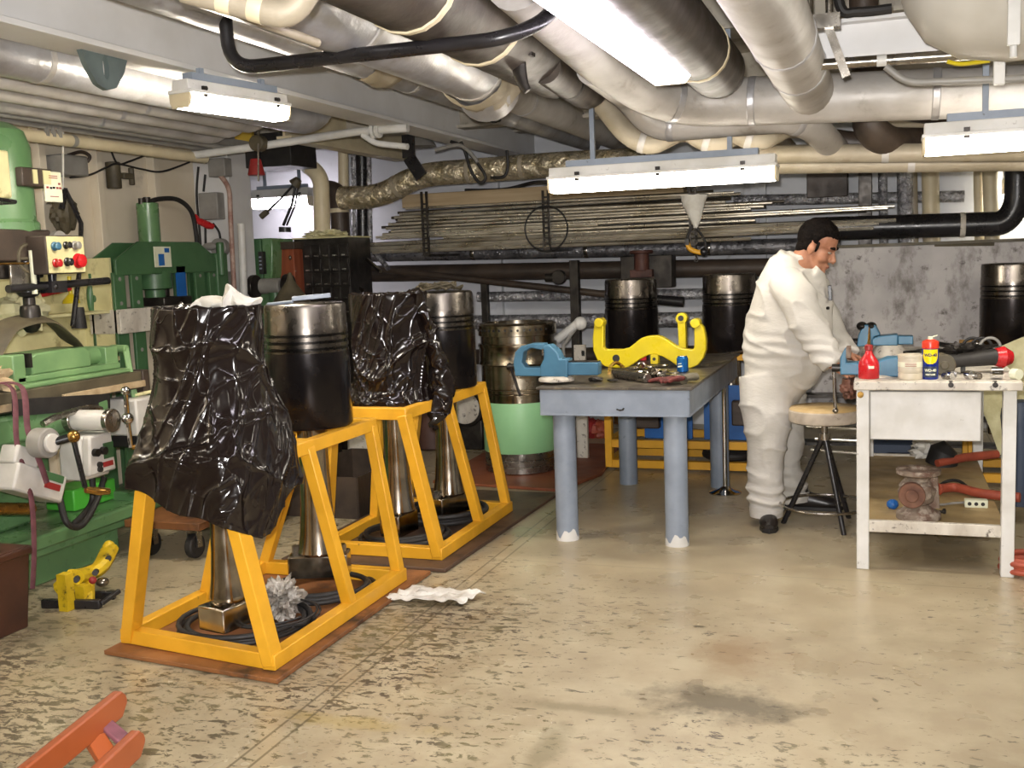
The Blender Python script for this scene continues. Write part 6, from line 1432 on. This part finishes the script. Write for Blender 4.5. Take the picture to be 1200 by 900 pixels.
# clutter between the stands and the back wall
q = aty(548, 470, 7.6)
t = thing('electric_motor', 'dark motor with white disc face behind the far stand', 'motor', (aty(545, 480, 7.9).x, 8.0, 0))
q = aty(545, 478, 7.9); part('body', MB().cyl(q, q+V((.05, .4, -.02)), .16).bb((q.x-.1, q.y, 0), (q.x+.14, q.y+.4, q.z-.1)), M['dark_metal'], t, bevel=.01)
part('face_disc', MB().cyl(q+V((-.0, -.02, 0)), q+V((0, .0, 0)), .13, n=28), M['white_worn'], t, bevel=.003)
q = aty(500, 505, 7.8); solo('barrel', MB().lathe([(.1, 0), (.13, .02), (.13, .55), (.1, .58)], (q.x, 7.9, 0), 24), pm('barrel_brown', '#5b3f36', .5, 0, '#4a322b', 6), 'small brown drum behind the far stand', 'drum')
q = atz(425, 560); t = thing('plastic_canister', 'translucent white canister behind the near stand', 'canister', (aty(425, 520, 7.0).x, 7.0, 0))
q = aty(425, 525, 7.0); part('body', MB().bb((q.x-.11, 6.95, 0), (q.x+.11, 7.15, q.z+.1)), M['white_worn'], t, bevel=.03); part('cap', MB().cyl((q.x-.05, 7.05, q.z+.1), (q.x-.05, 7.05, q.z+.14), .03), M['paper'], t)
t = thing('oil_drip_tray', 'dark brown steel tray on the floor left of the near pistons', 'tray', (-3.25, 5.7, 0))
tx0, tx1, ty0, ty1 = -3.5, -2.98, 5.58, 6.5
part('bottom', MB().bb((tx0, ty0, .0), (tx1, ty1, .01)), M['brown_pipe'], t)
for a_, b_ in (((tx0, ty0), (tx1, ty0)), ((tx1, ty0), (tx1, ty1)), ((tx1, ty1), (tx0, ty1)), ((tx0, ty1), (tx0, ty0))): part('side', MB().bar((a_[0], a_[1], .13), (b_[0], b_[1], .13), .012, .25), M['brown_pipe'], t)
for i, (x, y, m_, s, lb) in enumerate(((690, 500, 'dull_red', .09, 'red fitting on the floor under the back pipes'), (668, 492, 'white_worn', .08, 'white block on the floor beside the dark post'), (704, 505, 'orange_rubber', .08, 'orange part under the back pipes left of the rear stand'), (585, 470, 'brown_pipe', .1, 'brown pump lump behind the liner'), (655, 492, 'dark_metal', .1, 'dark casting on the floor between the table legs'))):
    q = aty(x, y+12, 8.6); q.z = s*.9; solo('machine_part', lump(q, (s, s, s), 30+i, .5), M[m_], lb, 'machine part')
q = aty(605, 365, 8.4)
# ================================================================== the person
YM = 6.02
def mp(x, y, Y=YM): return aty(x, y, Y)
per = thing('person', 'person in white coveralls and black shoes leaning over the bench vise', 'person', (-.56, 6.05, 0))
PXM = 1/216.0
# ---- coverall
cv = MB()
sec = [(478, 868, 926, .165), (455, 869, 942, .185), (430, 868, 962, .2), (405, 870, 972, .215), (380, 874, 976, .22), (356, 879, 975, .225), (334, 884, 971, .235), (318, 890, 960, .215), (308, 900, 952, .16), (301, 914, 948, .1)]
path = []; rad = []
for y, b, f, hy in sec:
    c = mp((b+f)/2, y); path.append(c); rad.append(((f-b)/2*PXM*.97, hy))
cv.tube(path, rad, 28, side=(1, 0, 0))
def leg(pts, rr):
    P = spline([V(p) for p in pts], 5); R = []
    n = len(P)
    for i in range(n):
        t = i/(n-1)*(len(rr)-1); k = int(min(t, len(rr)-2)); u = t-k; R.append((rr[k][0]*(1-u)+rr[k+1][0]*u, rr[k][1]*(1-u)+rr[k+1][1]*u))
    cv.tube(P, R, 22, side=(1, 0, 0))
nl = [mp(898, 440, 5.95), mp(899, 480, 5.92), mp(899, 515, 5.9), mp(896, 550, 5.9), mp(898, 585, 5.9), mp(898, 603, 5.9)]
leg(nl, [(.155, .13), (.145, .125), (.115, .11), (.095, .095), (.098, .095), (.086, .09)])
fl = [mp(915, 440, 6.12), mp(919, 478, 6.2), mp(922, 510, 6.25), mp(922, 540, 6.28), mp(927, 570, 6.3), mp(930, 585, 6.31)]
leg(fl, [(.14, .13), (.12, .12), (.095, .105), (.078, .09), (.085, .09), (.085, .088)])
# arms
na = [mp(920, 330, 5.86), mp(934, 350, 5.76), mp(945, 375, 5.72), mp(956, 398, 5.7), mp(969, 417, 5.68), mp(977, 428, 5.67)]
leg(na, [(.09, .1), (.102, .1), (.094, .092), (.083, .083), (.072, .072), (.062, .062)])
fa = [mp(935, 330, 6.18), mp(955, 352, 6.28), mp(970, 380, 6.26), mp(985, 405, 6.12), mp(993, 416, 6.02)]
leg(fa, [(.09, .1), (.09, .09), (.08, .08), (.07, .07), (.06, .06)])
# collar
cc = mp(943, 303); 
cv.tube([mp(930, 314), mp(936, 307), mp(940, 301)], [(.105, .11), (.088, .095), (.082, .09)], 24, side=(1, 0, 0))
cv.tube([mp(955, 316, 5.9), mp(966, 330, 5.95)], [(.02, .045), (.012, .03)], 10, side=(1, 0, 0))
def folds(p):
    q = V((p.x, p.y, p.z))
    a = noise.noise(V((q.x*4+q.z*3, q.y*3, q.z*7-q.x*5))); b = 1-abs(noise.noise(V((q.x*4-q.z*2, q.y*3+3, q.z*6.5+q.x*5)))); c = noise.noise(q*3)
    cuff = max(0, 1-abs(q.z-.16)/.14); waist = max(0, 1-abs(q.z-.98)/.12)
    d = .006*a+.012*(b**7)-.004+.006*c
    d += cuff*.010*math.sin(q.z*95+3*noise.noise(q*6))+waist*.006*math.sin(q.z*110+q.x*18+4*noise.noise(q*5))
    return d
cvo = fused('coverall', cv, M['coverall'], per, .0085, 5, None)
off = per.location
me = cvo.data
nrm_ = [v.normal.copy() for v in me.vertices]
for v, nz in zip(me.vertices, nrm_): v.co = v.co+nz*folds(v.co)-off
me.update()
def ppart(name, mb, m, **k): return part(name, mb, m, per, **k)
# bits of the coverall
q = mp(972, 341, 5.9); po = ppart('pen', MB().bar(q+V((0, 0, .03)), q+V((.005, 0, -.05)), .014, .02), M['black_paint'], bevel=.003)
q = mp(969, 361, 5.86); ppart('button', MB().cyl(q, q+V((.01, -.005, 0)), .008), M['dark_metal'])
ppart('trouser_cuff', MB().tube([nl[-1]+V((0, 0, .055)), nl[-1]+V((0, 0, -.005))], [(.095, .098), (.09, .094)], 24, False, side=(1, 0, 0)), M['coverall'])
ppart('trouser_cuff', MB().tube([fl[-1]+V((0, 0, .055)), fl[-1]+V((0, 0, -.005))], [(.092, .095), (.09, .094)], 24, False, side=(1, 0, 0)), M['coverall'])
# shoes
def shoe(heel, ang, L=.29):
    R = Matrix.Translation(heel) @ Matrix.Rotation(ang, 4, 'Z')
    up = MB(); P = [(0, 0, .05), (.03, 0, .055), (.08, 0, .06), (.14, 0, .05), (.2, 0, .042), (.25, 0, .036), (.285, 0, .03)]
    Rr = [(.03, .03), (.05, .038), (.055, .042), (.046, .045), (.038, .05), (.032, .046), (.018, .025)]
    up.tube(P, Rr, 18, side=(0, 0, 1)); up.tube([(.06, 0, .06), (.05, 0, .13)], [(.05, .05), (.05, .05)], 16)
    up.v = [R @ v for v in up.v]
    s = ppart('shoe', up, M['leather'], smooth=60)
    so = MB().prism([(-.03, -.03), (.05, -.036), (.15, -.042), (.22, -.05), (.275, -.036), (.3, 0), (.275, .036), (.22, .05), (.15, .04), (.05, .036), (-.03, .03), (-.042, 0)], .022, (0, 0, .011), (1, 0, 0), (0, 1, 0))
    so.v = [R @ v for v in so.v]; part('sole', so, M['black_rubber'], s, bevel=.003)
g = atz(897, 612); shoe(V((nl[-1].x-.0, 6.0, 0)), -PI/2+.12, .28)
g = atz(921, 592); shoe(V((fl[-1].x-.02, fl[-1].y-.0, 0)), .05)
# ---- body: head, neck, trunk, arms and hands in one skin
HO = mp(958, 289, 6.0); pit = math.radians(26); yaw = math.radians(-14)
HR = Matrix.Translation(HO) @ Matrix.Rotation(yaw, 4, 'Z') @ Matrix.Rotation(pit, 4, 'Y')
bd = MB(); hd = MB()
hd.ell((-.008, 0, .045), (.1, .078, .088)); hd.ell((.028, 0, -.03), (.064, .064, .088)); hd.ell((.036, 0, -.085), (.05, .052, .04))
hd.ell((.08, 0, .024), (.02, .05, .013)); hd.tube([(.086, 0, .012), (.1, 0, -.012), (.113, 0, -.036), (.106, 0, -.047)], [.009, .011, .016, .013], 12)
for s in (-1, 1):
    hd.ell((.1, s*.013, -.042), (.012, .01, .009)); hd.ell((-.004, s*.079, -.012), (.022, .011, .034)); hd.ell((.058, s*.038, -.035), (.034, .028, .03))
hd.ell((.09, 0, -.072), (.014, .025, .008)); hd.ell((.088, 0, -.085), (.013, .022, .009)); hd.ell((.074, 0, -.112), (.024, .028, .02)); hd.ell((.03, 0, -.12), (.04, .04, .025))
hd.xf(HR); bd.add(hd.v, hd.f)
nk = HR @ V((-.03, 0, -.05))
bd.tube([nk, mp(943, 302, 6.0), mp(934, 316), mp(926, 350), mp(925, 400), mp(912, 450)], [(.062, .062), (.066, .066), (.1, .16), (.15, .17), (.17, .16), (.13, .15)], 20, side=(1, 0, 0))
for p in (nl, fl): bd.tube(p[:-1]+[p[-1]+V((0, 0, -.02))], [.09, .08, .065, .06, .05, .045], 14)
def hand(arm, dirn, nrm, thumb, s=1.0, curl=.9):
    """palm at the end of the arm chain, fingers bending round a bar"""
    w = arm[-1]; d = V(dirn).normalized(); n = V(nrm); n = (n-d*n.dot(d)).normalized(); sd = d.cross(n)
    bd.tube(arm, [.06, .055, .048, .042, .034, .03][:len(arm)], 14)
    bd.tube([w-d*.02, w+d*.03, w+d*.075, w+d*.095], [(.02, .028), (.018, .038), (.016, .042), (.012, .04)], 14, side=n)
    for i, (o, L) in enumerate(((-.032, .068), (-.011, .078), (.011, .073), (.031, .058))):
        b = w+d*.085+sd*o*s; pts = [b]; dd = d.copy(); a = 0
        for k, f in enumerate((.42, .33, .25)):
            a += curl*(.55 if k == 0 else .8); dd = d*math.cos(a)+n*math.sin(a); pts.append(pts[-1]+dd*L*f)
        bd.tube(pts, [.0102, .0095, .0088, .0072], 10); bd.ell(pts[-1], (.0074, .0074, .0074), 10, 6)
    b = w+d*.025+sd*(.034*thumb); t1 = b+sd*(.03*thumb)+d*.028+n*.014; t2 = t1+d*.03+n*.016-sd*.004*thumb; t3 = t2+d*.018+n*.014-sd*.01*thumb
    bd.tube([b, t1, t2, t3], [.016, .0125, .0108, .0085], 10)
hand(na, (1, -.05, -.55), (-.3, .55, -1), 1)
hand(fa, (.9, -.45, -.3), (-.2, -.6, -1), -1)
body = fused('body', bd, M['skin'], per, .0052, 3)
for v in body.data.vertices: v.co -= off
body.data.update()
# face
for s in (-1, 1):
    e = MB().ell((.0835, s*.031, .0), (.0105, .0135, .0055)); e.xf(HR); eo = ppart('eye', e, pm('eye_white', '#8f8478', .3), smooth=60)
    e = MB().ell((.0905, s*.0315, -.0005), (.0045, .0065, .0048)); e.xf(HR); part('pupil', e, M['black_paint'], eo, smooth=60)
    e = MB().tube(spline([(.092, s*.012, .024), (.094, s*.03, .03), (.082, s*.05, .026)], 5), [.005, .007, .0078, .008, .008, .008, .0078, .007, .006, .005, .004], 8); e.xf(HR); ppart('eyebrow', e, M['hair'])
e = MB().tube(spline([(.097, -.02, -.078), (.104, 0, -.077), (.097, .02, -.078)], 5), .0028, 8); e.xf(HR); ppart('mouth', e, pm('lip', '#7d473c', .5))
# hair
h = MB().ell((0, 0, 0), (1, 1, 1), 96, 72); out = []
def hairline(n):
    x, sd_ = n.x, abs(n.y)
    pts_ = [(-1, -.72), (-.45, -.66), (-.3, -.5), (-.16, -.12), (.02, -.06), (.1, -.26), (.24, -.24), (.3, .08), (.45, .3), (.6, .42), (.78, .40), (.92, .36), (1.01, .36)]
    for (a, va), (b, vb) in zip(pts_, pts_[1:]):
        if a <= x <= b: return va+(vb-va)*(x-a)/(b-a)
    return .3
for v in h.v:
    n = v.normalized(); hl = hairline(n)+.05*noise.noise(n*7)
    e = n.z-hl
    k = .84 if e < -.12 else (.84+(e+.12)/.12*.085 if e < 0 else .925+.075*min(1, e/.22))
    w = 1+(.035*noise.noise(n*5)+.022*noise.noise(V((n.x*9, n.y*16, n.z*9))))*(1 if e > 0 else .3)
    out.append(V((-.014+n.x*.115*k*w, n.y*.0905*k*w, .045+n.z*.107*k*w)))
h.v = out; h.ell((-.062, 0, -.028), (.046, .066, .062), 28, 18)
for s in (-1, 1): h.ell((.02, s*.0705, .008), (.009, .008, .03), 14, 10); h.ell((-.035, s*.066, .005), (.026, .016, .04), 14, 10)
h.xf(HR); ppart('hair', h, M['hair'], smooth=80)
# ================================================================== light, air, film
# the camera's own flash, just above the lens
fl_ = bpy.data.lights.new('camera_flash', 'SPOT'); fl_.energy = 380; fl_.shadow_soft_size = .025; fl_.color = (1, .97, .95); fl_.spot_size = math.radians(78); fl_.spot_blend = .5
fo = bpy.data.objects.new('camera_flash', fl_); COL.objects.link(fo)
fo.matrix_world = co.matrix_world.copy(); fo.location = CAM+UP*.07-RI*.03
w = bpy.data.worlds.new('World'); S.world = w; w.use_nodes = True
w.node_tree.nodes['Background'].inputs[0].default_value = (.9, .92, 1, 1)
w.node_tree.nodes['Background'].inputs[1].default_value = .05
S.view_settings.view_transform = 'Standard'
try: S.view_settings.look = 'None'
except Exception: pass
S.view_settings.exposure = .92; S.view_settings.gamma = 1
S.cycles.use_denoising = True
S.cycles.max_bounces = 6; S.cycles.diffuse_bounces = 4; S.cycles.glossy_bounces = 4
S.cycles.sample_clamp_indirect = 6
